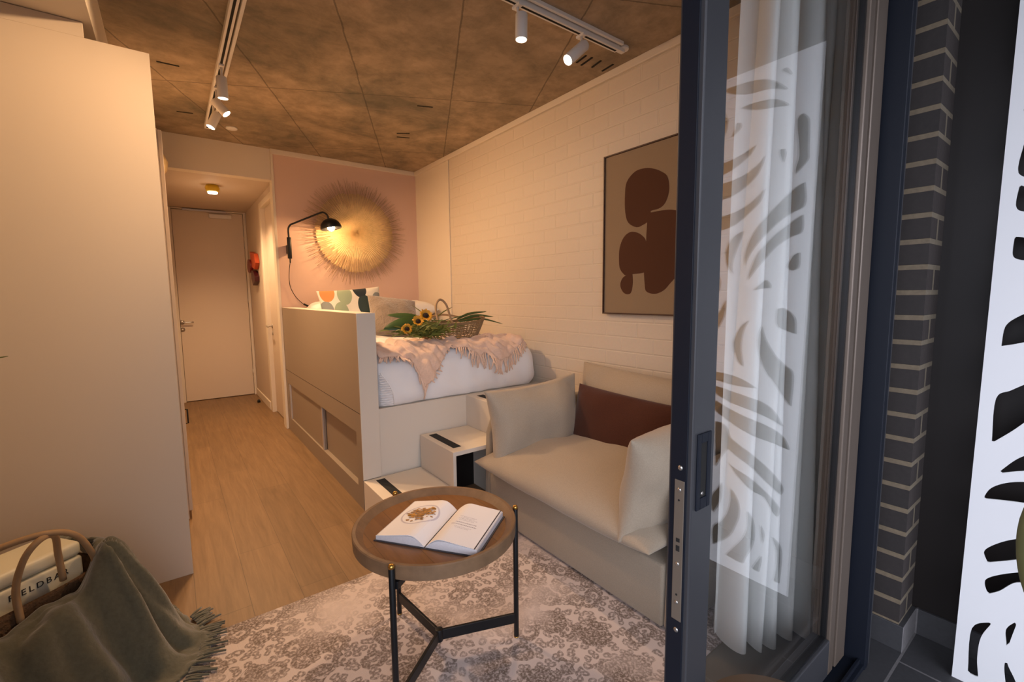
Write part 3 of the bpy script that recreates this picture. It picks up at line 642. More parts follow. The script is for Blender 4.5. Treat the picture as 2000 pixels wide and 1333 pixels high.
# leaf-pattern metal screen leaning on the side wall
CUTS = {
 'a': [(0.405,2.228),(0.375,2.231),(0.292,2.227),(0.225,2.212),(0.174,2.184),(0.118,2.129),(0.195,2.161),(0.28,2.171),(0.33,2.184),(0.378,2.206)],
 'a2': [(0.159,2.223),(0.141,2.229),(0.122,2.207),(0.107,2.176),(0.132,2.2)],
 'b': [(0.326,2.123),(0.266,2.127),(0.193,2.12),(0.147,2.097),(0.11,2.065),(0.168,2.078),(0.225,2.087),(0.276,2.101)],
 'c': [(0.424,2.148),(0.399,2.13),(0.382,2.1),(0.378,2.07),(0.385,2.036),(0.399,2.009),(0.423,1.996)],
 'd': [(0.34,2.063),(0.327,2.063),(0.315,2.054),(0.313,2.039),(0.327,2.023),(0.362,2.001),(0.345,2.036)],
 'pill': [(0.066,2.022),(0.045,2.001),(0.037,1.973),(0.033,1.865),(0.034,1.829),(0.079,1.781),(0.079,1.81),(0.07,1.863),(0.085,1.987),(0.079,2.015)],
 'e': [(0.417,1.896),(0.356,1.904),(0.294,1.922),(0.244,1.948),(0.232,1.969),(0.258,1.917),(0.3,1.883),(0.353,1.855),(0.414,1.84)],
 'f': [(0.412,1.803),(0.342,1.811),(0.277,1.83),(0.231,1.859),(0.2,1.898),(0.211,1.851),(0.239,1.802),(0.293,1.761),(0.347,1.738),(0.408,1.728)],
 'g': [(0.404,1.652),(0.351,1.66),(0.288,1.679),(0.238,1.711),(0.192,1.754),(0.209,1.698),(0.247,1.661),(0.29,1.626),(0.339,1.6),(0.4,1.588)],
 'h': [(0.274,1.58),(0.319,1.56),(0.347,1.521),(0.356,1.475),(0.346,1.424),(0.314,1.38),(0.32,1.423),(0.314,1.464),(0.296,1.516)],
 'i': [(0.039,1.746),(0.076,1.728),(0.133,1.678),(0.189,1.621),(0.226,1.578),(0.255,1.521),(0.268,1.461),(0.265,1.411),(0.247,1.463),(0.21,1.516),(0.167,1.563),(0.125,1.6),(0.08,1.628),(0.033,1.654)],
 'j': [(0.038,1.618),(0.081,1.591),(0.136,1.552),(0.186,1.502),(0.219,1.461),(0.243,1.39),(0.247,1.353),(0.219,1.393),(0.182,1.439),(0.133,1.494),(0.081,1.527),(0.037,1.548)],
 'k': [(0.146,1.9),(0.125,1.896),(0.119,1.871),(0.127,1.835),(0.143,1.873)],
 'l': [(0.039,1.463),(0.039,1.407),(0.055,1.392),(0.072,1.391),(0.088,1.409),(0.075,1.439),(0.062,1.457)],
 'm': [(0.389,1.387),(0.377,1.373),(0.371,1.347),(0.376,1.313),(0.393,1.292)],
 'n': [(0.34,1.276),(0.358,1.24),(0.374,1.209),(0.391,1.187),(0.387,1.108),(0.37,1.137),(0.35,1.175),(0.339,1.218)],
 'o': [(0.224,1.308),(0.185,1.346),(0.166,1.356),(0.148,1.337),(0.145,1.318),(0.175,1.318)],
 'p': [(0.225,1.184),(0.262,1.153),(0.285,1.114),(0.298,1.066),(0.284,1.016),(0.265,0.98),(0.249,0.965),(0.244,0.974),(0.256,1.04),(0.255,1.099),(0.245,1.142)],
 'q': [(0.174,1.161),(0.187,1.116),(0.188,1.067),(0.172,1.007),(0.137,0.942),(0.121,0.927),(0.08,0.869),(0.036,0.816),(0.035,0.958),(0.066,0.991),(0.109,1.03),(0.146,1.086),(0.164,1.126)],
 'r': [(0.117,1.229),(0.092,1.235),(0.062,1.217),(0.039,1.187),(0.035,1.126),(0.075,1.139),(0.113,1.16)],
 's': [(0.377,0.927),(0.3,0.921),(0.24,0.906),(0.173,0.875),(0.221,0.873),(0.289,0.875),(0.375,0.887)],
 't': [(0.373,0.86),(0.296,0.846),(0.21,0.831),(0.146,0.817),(0.098,0.786),(0.055,0.723),(0.107,0.747),(0.166,0.764),(0.236,0.779),(0.302,0.793),(0.371,0.825)],
 'u': [(0.369,0.792),(0.3,0.763),(0.222,0.74),(0.144,0.723),(0.085,0.704),(0.046,0.673),(0.03,0.633),(0.101,0.647),(0.18,0.658),(0.265,0.687),(0.367,0.741)],
 'v': [(0.364,0.689),(0.327,0.686),(0.299,0.666),(0.284,0.63),(0.239,0.602),(0.183,0.575),(0.129,0.544),(0.081,0.509),(0.045,0.464),(0.054,0.428),(0.109,0.463),(0.179,0.512),(0.257,0.549),(0.294,0.57),(0.322,0.522),(0.351,0.459)],
 'w': [(0.311,0.525),(0.267,0.494),(0.189,0.466),(0.135,0.437),(0.09,0.407),(0.058,0.377),(0.053,0.354),(0.062,0.326),(0.087,0.35),(0.121,0.396),(0.173,0.407),(0.23,0.444)],
 'x': [(0.33,0.374),(0.314,0.407),(0.31,0.345),(0.321,0.291),(0.35,0.233),(0.364,0.307)],
 'y': [(0.273,0.391),(0.245,0.363),(0.225,0.322),(0.222,0.27),(0.236,0.22),(0.264,0.155),(0.342,0.079),(0.347,0.165),(0.307,0.214),(0.279,0.27),(0.269,0.332)],
 'z': [(0.191,0.313),(0.164,0.284),(0.151,0.238),(0.153,0.168),(0.182,0.089),(0.201,0.053),(0.276,0.058),(0.243,0.11),(0.204,0.172),(0.186,0.232)],
 'A': [(0.131,0.276),(0.109,0.234),(0.114,0.177),(0.114,0.108),(0.122,0.048),(0.155,0.049),(0.137,0.089),(0.116,0.15)],
 'B': [(0.035,0.192),(0.08,0.241),(0.058,0.177),(0.054,0.104),(0.061,0.038),(0.036,0.038)],
}

SW = 0.86
holes = [round_poly(v) for v in CUTS.values()]
holes += [[(SW - x, y) for x, y in h][::-1] for h in holes[:]]
me = cut_sheet('laser_cut_screen', SW, 2.272, holes)
# frame: local x runs away from the facade (-Y), local y climbs the lean
sc_ = mobj('laser_cut_screen', me, M['screen'], solid=0.005)
sc_.matrix_world = frame3((2.034, 0.252, 0.0), (0, -1, 0), (0.034, 0, 1))
tag(sc_, 'tall white metal panel with cut out leaf shapes leaning on the charcoal wall', 'decorative screen')
# ---------------------------------------------------------------- fitted furniture
# platform bed joinery
bf = thing('platform_bed', 'greige built-in platform bed with high side panel and sliding storage doors', 'bed', (1.6, 3.8, 0))
b = new_bm()
box(b, XC, XC+0.11, 2.675, YP-0.013, 0.47, 1.2); box(b, XC, XC+0.11, 2.675, 2.77, 0, 0.47); box(b, XC, XC+0.11, 4.785, YP-0.013, 0, 0.47); box(b, XC, XC+0.11, 2.77, 4.785, 0, 0.13)
sp_ = obj('side_panel', b, M['bedboard'], bf)
obj('panel_joint', box(new_bm(), XC-0.0006, XC, 2.676, YP-0.014, 0.598, 0.601), M['darkslot'], sp_)
obj('panel_end', box(new_bm(), XC+0.0, XC+0.112, 2.6695, 2.675, 0.19, 1.202), M['bedwhite'], bf, bevel=0.001)
obj('top_cap', box(new_bm(), XC, XC+0.112, 2.675, YP-0.013, 1.2, 1.202), M['bedwhite'], bf)
dr = obj('sliding_door_panel', box(new_bm(), XC+0.012, XC+0.028, 3.585, 4.783, 0.132, 0.468), M['bedboard'], bf)
obj('grip_strip', box(new_bm(), XC+0.001, XC+0.012, 4.725, 4.755, 0.132, 0.468), M['alulight'], dr)
dr = obj('sliding_door_panel', box(new_bm(), XC+0.032, XC+0.048, 2.772, 3.64, 0.132, 0.468), M['bedboard'], bf)
obj('grip_strip', box(new_bm(), XC+0.004, XC+0.012, 3.585, 3.612, 0.132, 0.468), M['alulight'], dr)
b = new_bm(); box(b, XC+0.11, XR-0.001, 2.69, YP-0.013, 0.0, 0.61)
obj('platform', b, M['bedwhite'], bf, bevel=0.002)
b = new_bm(); box(b, 1.602, XR-0.001, 2.255, 2.69, 0.0, 0.61); st3 = obj('top_step', b, M['bedwhite'], bf, bevel=0.002)
obj('grip_strip', box(new_bm(), 1.65, 1.70, 2.30, 2.62, 0.61, 0.612), M['grip'], st3)
# open box step
b = new_bm(); box(b, 1.242, 1.262, 2.24, 2.672, 0, 0.40); box(b, 1.262, 1.600, 2.24, 2.672, 0.375, 0.40); box(b, 1.262, 1.60, 2.65, 2.672, 0, 0.375)
st2 = obj('box_step', b, M['bedwhite'], bf, bevel=0.001)
obj('grip_strip', box(new_bm(), 1.283, 1.336, 2.31, 2.63, 0.40, 0.402), M['grip'], st2)
obj('step_inside_shade', box(new_bm(), 1.263, 1.599, 2.60, 2.648, 0.001, 0.374), M['blackwall'], st2)  # black slab stands in for the shade inside the open step
b = new_bm(); box(b, XC, 1.240, 2.24, 2.668, 0, 0.188); st1 = obj('bottom_step', b, M['bedwhite'], bf, bevel=0.002)
obj('grip_strip', box(new_bm(), 0.925, 0.978, 2.31, 2.63, 0.188, 0.190), M['grip'], st1)

# kitchen cupboards on the left
kc = thing('tall_cupboard', 'tall cream cupboard whose broad plain end panel faces the balcony', 'cupboard', (-0.6, 2.85, 0))
b = new_bm(); box(b, XL+0.005, 0.0, 2.545, 2.563, 0, 2.332); box(b, XL+0.005, -0.203, 2.545, 2.563, 2.332, 2.390)
obj('end_panel', b, M['cream'], kc, bevel=0.001)
obj('carcass', box(new_bm(), XL+0.005, -0.022, 2.564, 3.20, 0.0, 2.33), M['cream'], kc)
obj('door', box(new_bm(), -0.021, -0.002, 2.568, 3.196, 0.09, 2.326), M['cream'], kc, bevel=0.002)
kc = thing('tall_cupboard', 'cream kitchen cupboard with a dark handle farther along the left side', 'cupboard', (-0.3, 4.0, 0))
obj('carcass', box(new_bm(), -0.58, 0.005, 3.21, 4.86, 0.0, 2.22), M['cream'], kc)
dd = obj('door', box(new_bm(), 0.006, 0.024, 3.21, 4.03, 0.05, 2.215), M['cream'], kc, bevel=0.002)
dd = obj('door', box(new_bm(), 0.006, 0.030, 4.04, 4.86, 0.05, 2.215), M['cream'], kc, bevel=0.002)
tb = new_bm(); tube(tb, [(0.030,4.70,0.36),(0.052,4.70,0.36),(0.052,4.70,0.24),(0.030,4.70,0.24)], 0.006)
obj('handle', tb, M['black'], dd, True)['label'] = 'small black bar handle'
# woven basket on top of it
tb = new_bm(); lathe(tb, [(0,0),(0.13,0.0),(0.165,0.05),(0.175,0.11),(0.155,0.16),(0.148,0.16),(0.165,0.11),(0.155,0.06),(0.12,0.012),(0,0.012)], (-0.115, 4.45, 2.222), (0,0,1), 36)
tag(origin_to(obj('woven_basket', tb, M['straw'], None, True), (-0.115,4.45,2.222)), 'round golden straw basket peeking out on top of the kitchen cupboard', 'basket')

# ---------------------------------------------------------------- duvet and mattress
DX0, DX1, DY0, DY1, DZ0, DZ1, DR = 0.985, 2.285, 2.688, 4.86, 0.612, 0.945, 0.15
def rb(p, off=0.0, r=DR):
    q = Vector((min(max(p.x, DX0+r*0.5), DX1-r), min(max(p.y, DY0+r), DY1-0.03), min(max(p.z, DZ0+r*0.55), DZ1-r)))
    d = p - q
    if d.length < 1e-6: return p
    rr = r
    return q + d.normalized()*(min(d.length, rr) + off)
def puff(p):
    return noise.noise(Vector((p.x*2.3, p.y*2.3, p.z*3)))*0.024 + noise.noise(Vector((p.x*9.5, p.y*4, p.z*6)))*0.014
b = new_bm()
NX, NY, NZ = 46, 60, 16
def dpt(u, v, w_):
    p = Vector((DX0 + (DX1-DX0)*u, DY0 + (DY1-DY0)*v, DZ0 + (DZ1-DZ0)*w_)); q = rb(p); n_ = (q - Vector((1.6, 3.8, 0.75))); n_.normalize()
    k = puff(q)
    if q.z > DZ1-0.05: q.z += k
    if q.y < DY0+0.1: q.y -= k*0.8 + 0.006*math.sin(q.x*23)*max(0, 1-(q.z-DZ0)/0.33) + 0.007*math.sin(q.x*31 + q.z*38 + 2*math.sin(q.x*7))*max(0, 1-(q.z-DZ0)/0.25)
    q.z = max(q.z, DZ0)
    return q
grid_cache = {}
def gv(i, j, k):
    key = (i, j, k)
    if key not in grid_cache: grid_cache[key] = b.verts.new(dpt(i/NX, j/NY, k/NZ))
    return grid_cache[key]
for i in range(NX):
    for j in range(NY):
        b.faces.new((gv(i,j,NZ), gv(i+1,j,NZ), gv(i+1,j+1,NZ), gv(i,j+1,NZ))); b.faces.new((gv(i,j,0), gv(i,j+1,0), gv(i+1,j+1,0), gv(i+1,j,0)))
for i in range(NX):
    for k in range(NZ):
        b.faces.new((gv(i,0,k), gv(i+1,0,k), gv(i+1,0,k+1), gv(i,0,k+1))); b.faces.new((gv(i,NY,k), gv(i,NY,k+1), gv(i+1,NY,k+1), gv(i+1,NY,k)))
for j in range(NY):
    for k in range(NZ):
        b.faces.new((gv(0,j,k), gv(0,j,k+1), gv(0,j+1,k+1), gv(0,j+1,k))); b.faces.new((gv(NX,j,k), gv(NX,j+1,k), gv(NX,j+1,k+1), gv(NX,j,k+1)))
dv = obj('duvet', b, M['duvet'], None, True)
tag(origin_to(dv, (1.63, 3.8, DZ0)), 'puffy white duvet and mattress filling the raised bed platform', 'bedding')
# smocked corner of the cover at the foot
b = new_bm()
for k in range(15):
    z = 0.622 + k*0.0145; x1 = 1.075 - 0.075*(k/14)**2.2
    pts = [rb(Vector((x, DY0, z)), 0.012) + Vector((0, -0.002*math.sin(x*90+k), 0.0022*math.sin(x*140+k*2))) for x in [0.99 + (x1-0.99)*q/7 for q in range(8)]]
    tube(b, pts, 0.0045, 6)
pts = [rb(Vector((1.078 - 0.080*(k/14)**2.2, DY0, 0.618 + k*0.0152)), 0.013) for k in range(15)]
tube(b, pts, 0.004, 6)
obj('smocked_trim', b, M['duvet'], dv, True)

# ---------------------------------------------------------------- blush throw
def throw_pt(x, s):
    """s metres measured back from the foot edge (positive) or down over it (negative)"""
    if s >= 0: p = Vector((x, DY0 + s, DZ1))
    else: p = Vector((x, DY0, DZ1 + s))
    q = rb(p, 0.0); k = puff(q)
    f = 0.015*math.sin(x*30 + 4*math.sin(s*6)) + 0.010*math.sin(x*57 + s*14) + 0.030*noise.noise(Vector((x*8, s*11, 2.1))) + 0.012*noise.noise(Vector((x*24, s*20, 5.1)))
    off = 0.024 + abs(f)
    d = (q - Vector((min(max(q.x, DX0+DR*0.5), DX1-DR), min(max(q.y, DY0+DR), DY1), min(max(q.z, DZ0+0.08), DZ1-DR))))
    d = d.normalized() if d.length > 1e-4 else Vector((0,0,1))
    if q.z > DZ1-0.05: q.z += max(0, k)
    if q.y < DY0+0.1: q.y -= max(0, k)
    return q + d*off
HEM = [(0.985,0.0),(1.06,-0.005),(1.14,-0.02),(1.20,-0.045),(1.25,-0.15),(1.285,-0.235),(1.31,-0.20),(1.40,-0.10),(1.47,0.0),(1.52,0.05),(1.58,0.02),(1.66,-0.045),(1.73,-0.065),(1.765,-0.05),(1.80,-0.10),(1.88,-0.12),(1.96,-0.10),(2.04,-0.05),(2.12,0.02),(2.17,0.12)]
BACK = [(0.985,0.22),(1.2,0.30),(1.5,0.42),(1.9,0.50),(2.17,0.32)]
def lerp(T, x):
    for (a, va), (c, vc) in zip(T, T[1:]):
        if x <= c: return va + (vc-va)*(x-a)/(c-a)
    return T[-1][1]
b = new_bm(); NU, NV = 150, 44; G = []
for i in range(NU+1):
    x = 0.995 + (2.17-0.995)*i/NU; lo, hi = lerp(HEM, x), lerp(BACK, x)
    G.append([b.verts.new(throw_pt(x, lo + (hi-lo)*j/NV)) for j in range(NV+1)])
for i in range(NU):
    for j in range(NV): b.faces.new((G[i][j], G[i+1][j], G[i+1][j+1], G[i][j+1]))
th = obj('throw_blanket', b, M['blush'], None, True, solid=0.006)
tag(origin_to(th, (1.55, 2.75, 0.96)), 'blush pink fringed throw hanging over the foot of the bed', 'blanket')
b = new_bm(); x = 1.0
while x < 2.165:
    lo = lerp(HEM, x); tw = random.uniform(-0.03, 0.03)
    ln = random.uniform(0.06, 0.10) if not 1.30 < x < 1.55 else 0.012
    if x < 1.22: ln *= 0.6
    pts = [throw_pt(x + tw*t*0.9, lo - ln*t) + Vector((0, -0.004*t, 0)) for t in (0, 0.3, 0.6, 1.0)]
    tube(b, pts, [0.0055, 0.0045, 0.005, 0.0035], 6); x += random.uniform(0.009, 0.014)
obj('fringe', b, M['blush'], th, True)

# ---------------------------------------------------------------- pillows on the bed
def cushion(name, w_, h_, t, c, X, Y, m, label, cat, seed, group=None, pinch=0.07, wr=0.012):
    o = obj(name, pillow_bm(w_, h_, t, seed, pinch=pinch, wr=wr), m, None, True); o.matrix_world = frame3(c, X, Y)
    return tag(o, label, cat, group)
cushion('sleeping_pillow', 0.62, 0.42, 0.17, (1.33, 4.60, 1.03), (1,0.03,0), (0,1,0.03), M['pillowc'], 'white sleeping pillow, lower of the two behind the patterned cushion', 'pillow', 1, 'white pillows at the head of the bed', 0.03)
cushion('sleeping_pillow', 0.60, 0.42, 0.17, (1.34, 4.58, 1.17), (1,-0.05,0.02), (0,1,0.05), M['pillowc'], 'white sleeping pillow, upper of the two behind the patterned cushion', 'pillow', 2, 'white pillows at the head of the bed', 0.03)
cushion('sleeping_pillow', 0.60, 0.42, 0.17, (1.97, 4.58, 1.03), (1,0.0,0), (0,1,0.03), M['pillowc'], 'white sleeping pillow, lower of the two by the right wall', 'pillow', 3, 'white pillows at the head of the bed', 0.03)
cushion('sleeping_pillow', 0.60, 0.42, 0.17, (1.97, 4.54, 1.165), (1,0.04,0), (0,1,0.06), M['pillowc'], 'white sleeping pillow, upper of the two by the right wall', 'pillow', 4, 'white pillows at the head of the bed', 0.03)
cushion('throw_pillow', 0.56, 0.44, 0.13, (1.335, 4.22, 1.17), (1,-0.12,0.075), (0,0.42,1), M['printc'], 'cushion printed with orange, black, green and grey shapes on the bed', 'cushion', 5)
cushion('fur_pillow', 0.44, 0.42, 0.15, (1.58, 3.86, 1.115), (1,-0.10,-0.14), (0.14,0.75,1), M['fur'], 'taupe faux fur cushion leaning in front of the patterned cushion', 'cushion', 6, wr=0.02)

# ---------------------------------------------------------------- palm basket and flowers on the bed
bk = thing('palm_basket', 'open weave palm basket with arched handle lying on the bed', 'basket', (1.68, 3.02, 0.985))
b = new_bm(); N = 46; K = 7; R_ = []
for k in range(K+1):
    t = k/K; rx = 0.215 + 0.065*t**0.8; ry = 0.10 + 0.055*t**0.8; z = 0.985 + 0.105*t
    R_.append([b.verts.new((1.68 + rx*math.cos(2*PI*i/N) , 3.02 + ry*math.sin(2*PI*i/N), z + 0.035*t*math.cos(2*PI*i/N)**2*(1 if math.cos(2*PI*i/N) > 0 else 0.3) + 0.004*math.sin(i*1.7))) for i in range(N)])
for k in range(K):
    for i in range(N): b.faces.new((R_[k][i], R_[k][(i+1)%N], R_[k+1][(i+1)%N], R_[k+1][i]))
obj('woven_body', b, M['seagrass'], bk, wire=0.0105)
b = new_bm(); lathe(b, [(0,0),(0.98,0),(1.0,0.008),(0,0.008)], (0,0,0), (0,0,1), 48)
bmesh.ops.scale(b, vec=(0.218, 0.102, 1), verts=b.verts); bmesh.ops.translate(b, vec=(1.68,3.02,0.982), verts=b.verts); obj('base', b, M['seagrass'], bk)
b = new_bm()
for z in (0, 0.008): tube(b, [(1.68 + 0.283*math.cos(a), 3.02 + 0.157*math.sin(a), 1.090 + z + 0.035*max(0,math.cos(a))**2 + (0.3*0.035*math.cos(a)**2 if math.cos(a) < 0 else 0)) for a in [2*PI*i/60 for i in range(61)]], 0.007, 8)
obj('rim', b, M['seagrass'], bk, True)
b = new_bm(); tube(b, smooth_path([(1.535,2.905,1.06),(1.532,2.95,1.14),(1.545,2.99,1.23),(1.585,3.00,1.272),(1.628,2.99,1.235),(1.645,2.96,1.14),(1.648,2.90,1.06)], 8), 0.0085, 8)
obj('handle', b, M['cane'], bk, True)
b = new_bm(); tube(b, smooth_path([(1.58,3.17,1.09),(1.60,3.20,1.13),(1.72,3.23,1.15),(1.84,3.20,1.13),(1.86,3.165,1.10)], 8), 0.0085, 8)
obj('handle', b, M['cane'], bk, True)

def leaf_bm(b, pts, wid, up=(0,0,1), fold=0.25, n=14):
    P = smooth_path(pts, max(2, n//(len(pts)-1))); L = len(P)-1; rows = []
    for i, p in enumerate(P):
        d = (P[min(i+1, L)] - P[max(i-1, 0)]).normalized(); s = d.cross(Vector(up)).normalized(); n_ = s.cross(d)
        t = i/L; w_ = wid*(math.sin(PI*min(1, t*0.93+0.07))**0.7)
        rows.append([b.verts.new(p - s*w_ + n_*w_*fold), b.verts.new(p), b.verts.new(p + s*w_ + n_*w_*fold)])
    for a, c in zip(rows, rows[1:]):
        for k in range(2): b.faces.new((a[k], a[k+1], c[k+1], c[k]))
    return b
lf = [([(1.44,2.93,1.09),(1.28,2.90,1.11),(1.11,2.90,1.085)], 0.05, 'broad dark green leaf lying at the left end of the bouquet', 'leaf'),
      ([(1.46,2.95,1.11),(1.34,2.99,1.15),(1.20,3.06,1.17)], 0.030, 'broad green leaf behind the bouquet, nearest the fur cushion', 'leaf'),
      ([(1.42,2.90,1.09),(1.30,2.86,1.08),(1.18,2.83,1.05)], 0.022, 'olive leaf under the lowest sunflower', 'leaf2'),
      ([(1.75,3.02,1.10),(1.95,3.02,1.115),(2.17,3.03,1.065)], 0.009, 'lowest long green blade pointing right out of the basket', 'leaf'),
      ([(1.75,3.03,1.11),(1.92,3.05,1.14),(2.10,3.06,1.125)], 0.012, 'middle long green blade pointing right out of the basket', 'leaf'),
      ([(1.75,3.05,1.12),(1.90,3.10,1.155),(2.10,3.16,1.165)], 0.011, 'upper green blade pointing right out of the basket', 'leaf'),
      ([(1.60,2.98,1.12),(1.80,3.00,1.15),(2.02,3.04,1.175)], 0.004, 'thin dark stem rising to the right over the basket', 'leaf'),
      ([(1.50,2.94,1.11),(1.44,3.0,1.18),(1.39,3.06,1.235)], 0.004, 'thin grass blade pointing up over the fur cushion', 'leaf2'),
      ([(1.50,2.96,1.12),(1.62,3.02,1.18),(1.72,3.05,1.215)], 0.004, 'thin grass blade pointing up by the basket handle', 'leaf2')]
for pts, wd, lab, mm in lf:
    o = obj('green_leaf', leaf_bm(new_bm(), pts, wd, (0.1,-0.8,0.6)), M[mm], None, True, solid=0.0015); tag(origin_to(o, pts[0]), lab, 'leaf', 'long leaves in the bouquet')
b = new_bm()
for k in range(260):
    a = random.uniform(0, 2*PI); p = Vector((random.gauss(1.40, 0.085), random.gauss(2.865, 0.035), 1.025 + random.uniform(0, 0.06)))
    d = Vector((math.cos(a)*0.9 - 0.3, math.sin(a)*0.5, random.uniform(-0.25, 0.6))).normalized()*random.uniform(0.05, 0.11)
    leaf_bm(b, [p, p + d*0.5 + Vector((0,0,0.008)), p + d], random.uniform(0.003, 0.009), up=(0,-0.7,0.7), n=4)
o = obj('bouquet_foliage', b, M['leaf2'], None, True); tag(origin_to(o, (1.4, 2.9, 1.06)), 'feathery olive green foliage tucked round the sunflowers', 'foliage', kind='stuff')
def sunflower(c, nrm, r, lab, petn=22):
    f = thing('sunflower', lab, 'flower', c, 0, 'sunflowers in the bouquet')
    n_ = Vector(nrm).normalized(); u, v = frame_of(n_); cc = Vector(c)
    obj('seed_head', lathe(new_bm(), [(0,0.010),(r*0.25,0.012),(r*0.42,0.006),(r*0.46,-0.004),(0,-0.008)], c, nrm, 20), M['seedhead'], f, True)
    b = new_bm()
    for k in range(petn):
        a = 2*PI*k/petn + random.uniform(-0.1, 0.1); d = u*math.cos(a) + v*math.sin(a); q = r*random.uniform(0.9, 1.1)
        leaf_bm(b, [cc + d*r*0.4, cc + d*q*0.72 + n_*0.010, cc + d*q + n_*random.uniform(-0.004, 0.016)], r*0.15, up=n_, n=6, fold=0.2)
    obj('petal_ring', b, M['petal'], f, True)
    b = new_bm(); tube(b, smooth_path([cc - n_*0.006, cc - n_*0.04 + Vector((0.05,0.02,-0.01)), cc + Vector((0.18, 0.05, -0.045))], 5), 0.0045, 7)
    obj('stem', b, M['leaf2'], f, True)
sunflower((1.398, 2.86, 1.165), (-0.15,-0.75,0.55), 0.048, 'highest and largest of the three sunflowers')
sunflower((1.336, 2.85, 1.128), (-0.3,-0.75,0.5), 0.040, 'middle of the three sunflowers')
sunflower((1.245, 2.83, 1.082), (-0.35,-0.8,0.35), 0.038, 'lowest of the three sunflowers, nearest the side panel')

# ---------------------------------------------------------------- straw sunburst on the pink wall
sw = thing('straw_wall_hanging', 'big round straw sunburst with spiky edge on the pink wall', 'wall hanging', (1.60, 4.86, 1.958))
cx, cy, cz = 1.60, 4.862, 1.958
b = new_bm(); N = 180
prev = None; rings = []
for r in (0.0, 0.02, 0.08, 0.15, 0.22, 0.30, 0.37, 0.40):
    ring = []
    for i in range(N):
        a = 2*PI*i/N; rr = r*(1 + (0.03*random.uniform(-1, 1) if r > 0.36 else 0)); ring.append(b.verts.new((cx + rr*math.cos(a), cy - 0.022 + 0.010*(r/0.4)**2 + (0.0035 if i % 2 else 0)*(r > 0), cz + rr*math.sin(a))))
    rings.append(ring)
for A, B in zip(rings, rings[1:]):
    for i in range(N): b.faces.new((A[i], A[(i+1)%N], B[(i+1)%N], B[i]))
obj('woven_disc', b, M['straw'], sw, False, solid=0.004)
b = new_bm()
for k in range(380):
    a = 2*PI*k/380 + random.uniform(-0.012, 0.012); r0 = random.uniform(0.25, 0.34); r1 = random.uniform(0.455, 0.555) ; da = random.uniform(-0.05, 0.05)
    y0 = cy - 0.026 - random.uniform(0, 0.006); y1 = cy - random.uniform(0.012, 0.05)
    p = Vector((cx + r0*math.cos(a), y0, cz + r0*math.sin(a))); q = Vector((cx + 0.38*math.cos(a + da*0.3), y0, cz + 0.38*math.sin(a + da*0.3))); e = Vector((cx + r1*math.cos(a + da), y1, cz + r1*math.sin(a + da)))
    tube(b, [p, q, e], [0.0016, 0.0018, 0.0009], 4)
obj('straw_spikes', b, M['strawtip'], sw, True)

# ---------------------------------------------------------------- black sconce
sc1 = thing('wall_sconce', 'black swing arm wall lamp with lit dome shade and hanging cord', 'wall lamp', (0.945, YP-0.03, 1.77))
YS = 4.80
def pp(x, z, y): return (x*y/4.8, y, 1.3 + (z-1.3)*y/4.8)
b = new_bm(); lathe(b, [(0,0),(0.019,0),(0.019,0.20),(0,0.20)], (0.945, YS, 1.668), (0,0,1), 20); box(b, 0.932, 0.958, YS, YP-0.001, 1.72, 1.80)
obj('mount', b, M['black'], sc1, True, bevel=0.002)
b = new_bm(); tube(b, smooth_path([(0.945,YS,1.86),(0.945,YS,1.945),pp(0.965,1.985,4.79),pp(1.00,2.005,4.78),pp(1.235,2.12,4.67),pp(1.275,2.13,4.65),pp(1.305,2.11,4.64),pp(1.318,2.075,4.635)], 6), 0.0085, 10)
obj('arm', b, M['black'], sc1, True)
ax = Vector((0.16, -0.10, -1)).normalized(); cc = Vector(pp(1.322, 2.078, 4.635))
pr = [(0.012, 0.0)] + [(0.098*math.sin(a), 0.098*(1-math.cos(a))) for a in [0.2+0.137*k for k in range(11)]]
pr2 = pr + [(r*0.97, h+0.002) for r, h in pr[::-1]]
sh = obj('lamp_shade', lathe(new_bm(), pr2, cc, ax, 36), M['black'], sc1, True)
bc = cc + ax*0.088
bb = obj('bulb', lathe(new_bm(), [(0.034*math.sin(a), -0.034*math.cos(a)) for a in [PI*k/10 for k in range(11)]], bc, ax, 20), M['bulb'], sc1, True); bb['label'] = 'glowing round bulb'
b = new_bm(); lathe(b, [(0,0),(0.006,0),(0.006,-0.04),(0,-0.04)], (0.945, YS, 1.668), (0,0,1), 10)
tube(b, smooth_path([(0.945,YS,1.635),(0.938,YS+0.03,1.56),(0.942,4.865,1.42),(0.985,4.862,1.31),(1.05,4.858,1.235),(1.075,4.84,1.218)], 6), 0.0032, 7)
cd = obj('cord', b, M['black'], sc1, True)
b = new_bm(); tube(b, [(1.055,4.85,1.232),(1.092,4.835,1.210)], 0.0095, 10); obj('inline_switch', b, M['black'], cd, True)
ld = bpy.data.lights.new('sconce_light', 'POINT'); ld.energy = 16; ld.color = (1.0, 0.56, 0.25); ld.shadow_soft_size = 0.034
lo = bpy.data.objects.new('sconce_light', ld); C.objects.link(lo); lo.location = bc + ax*0.045

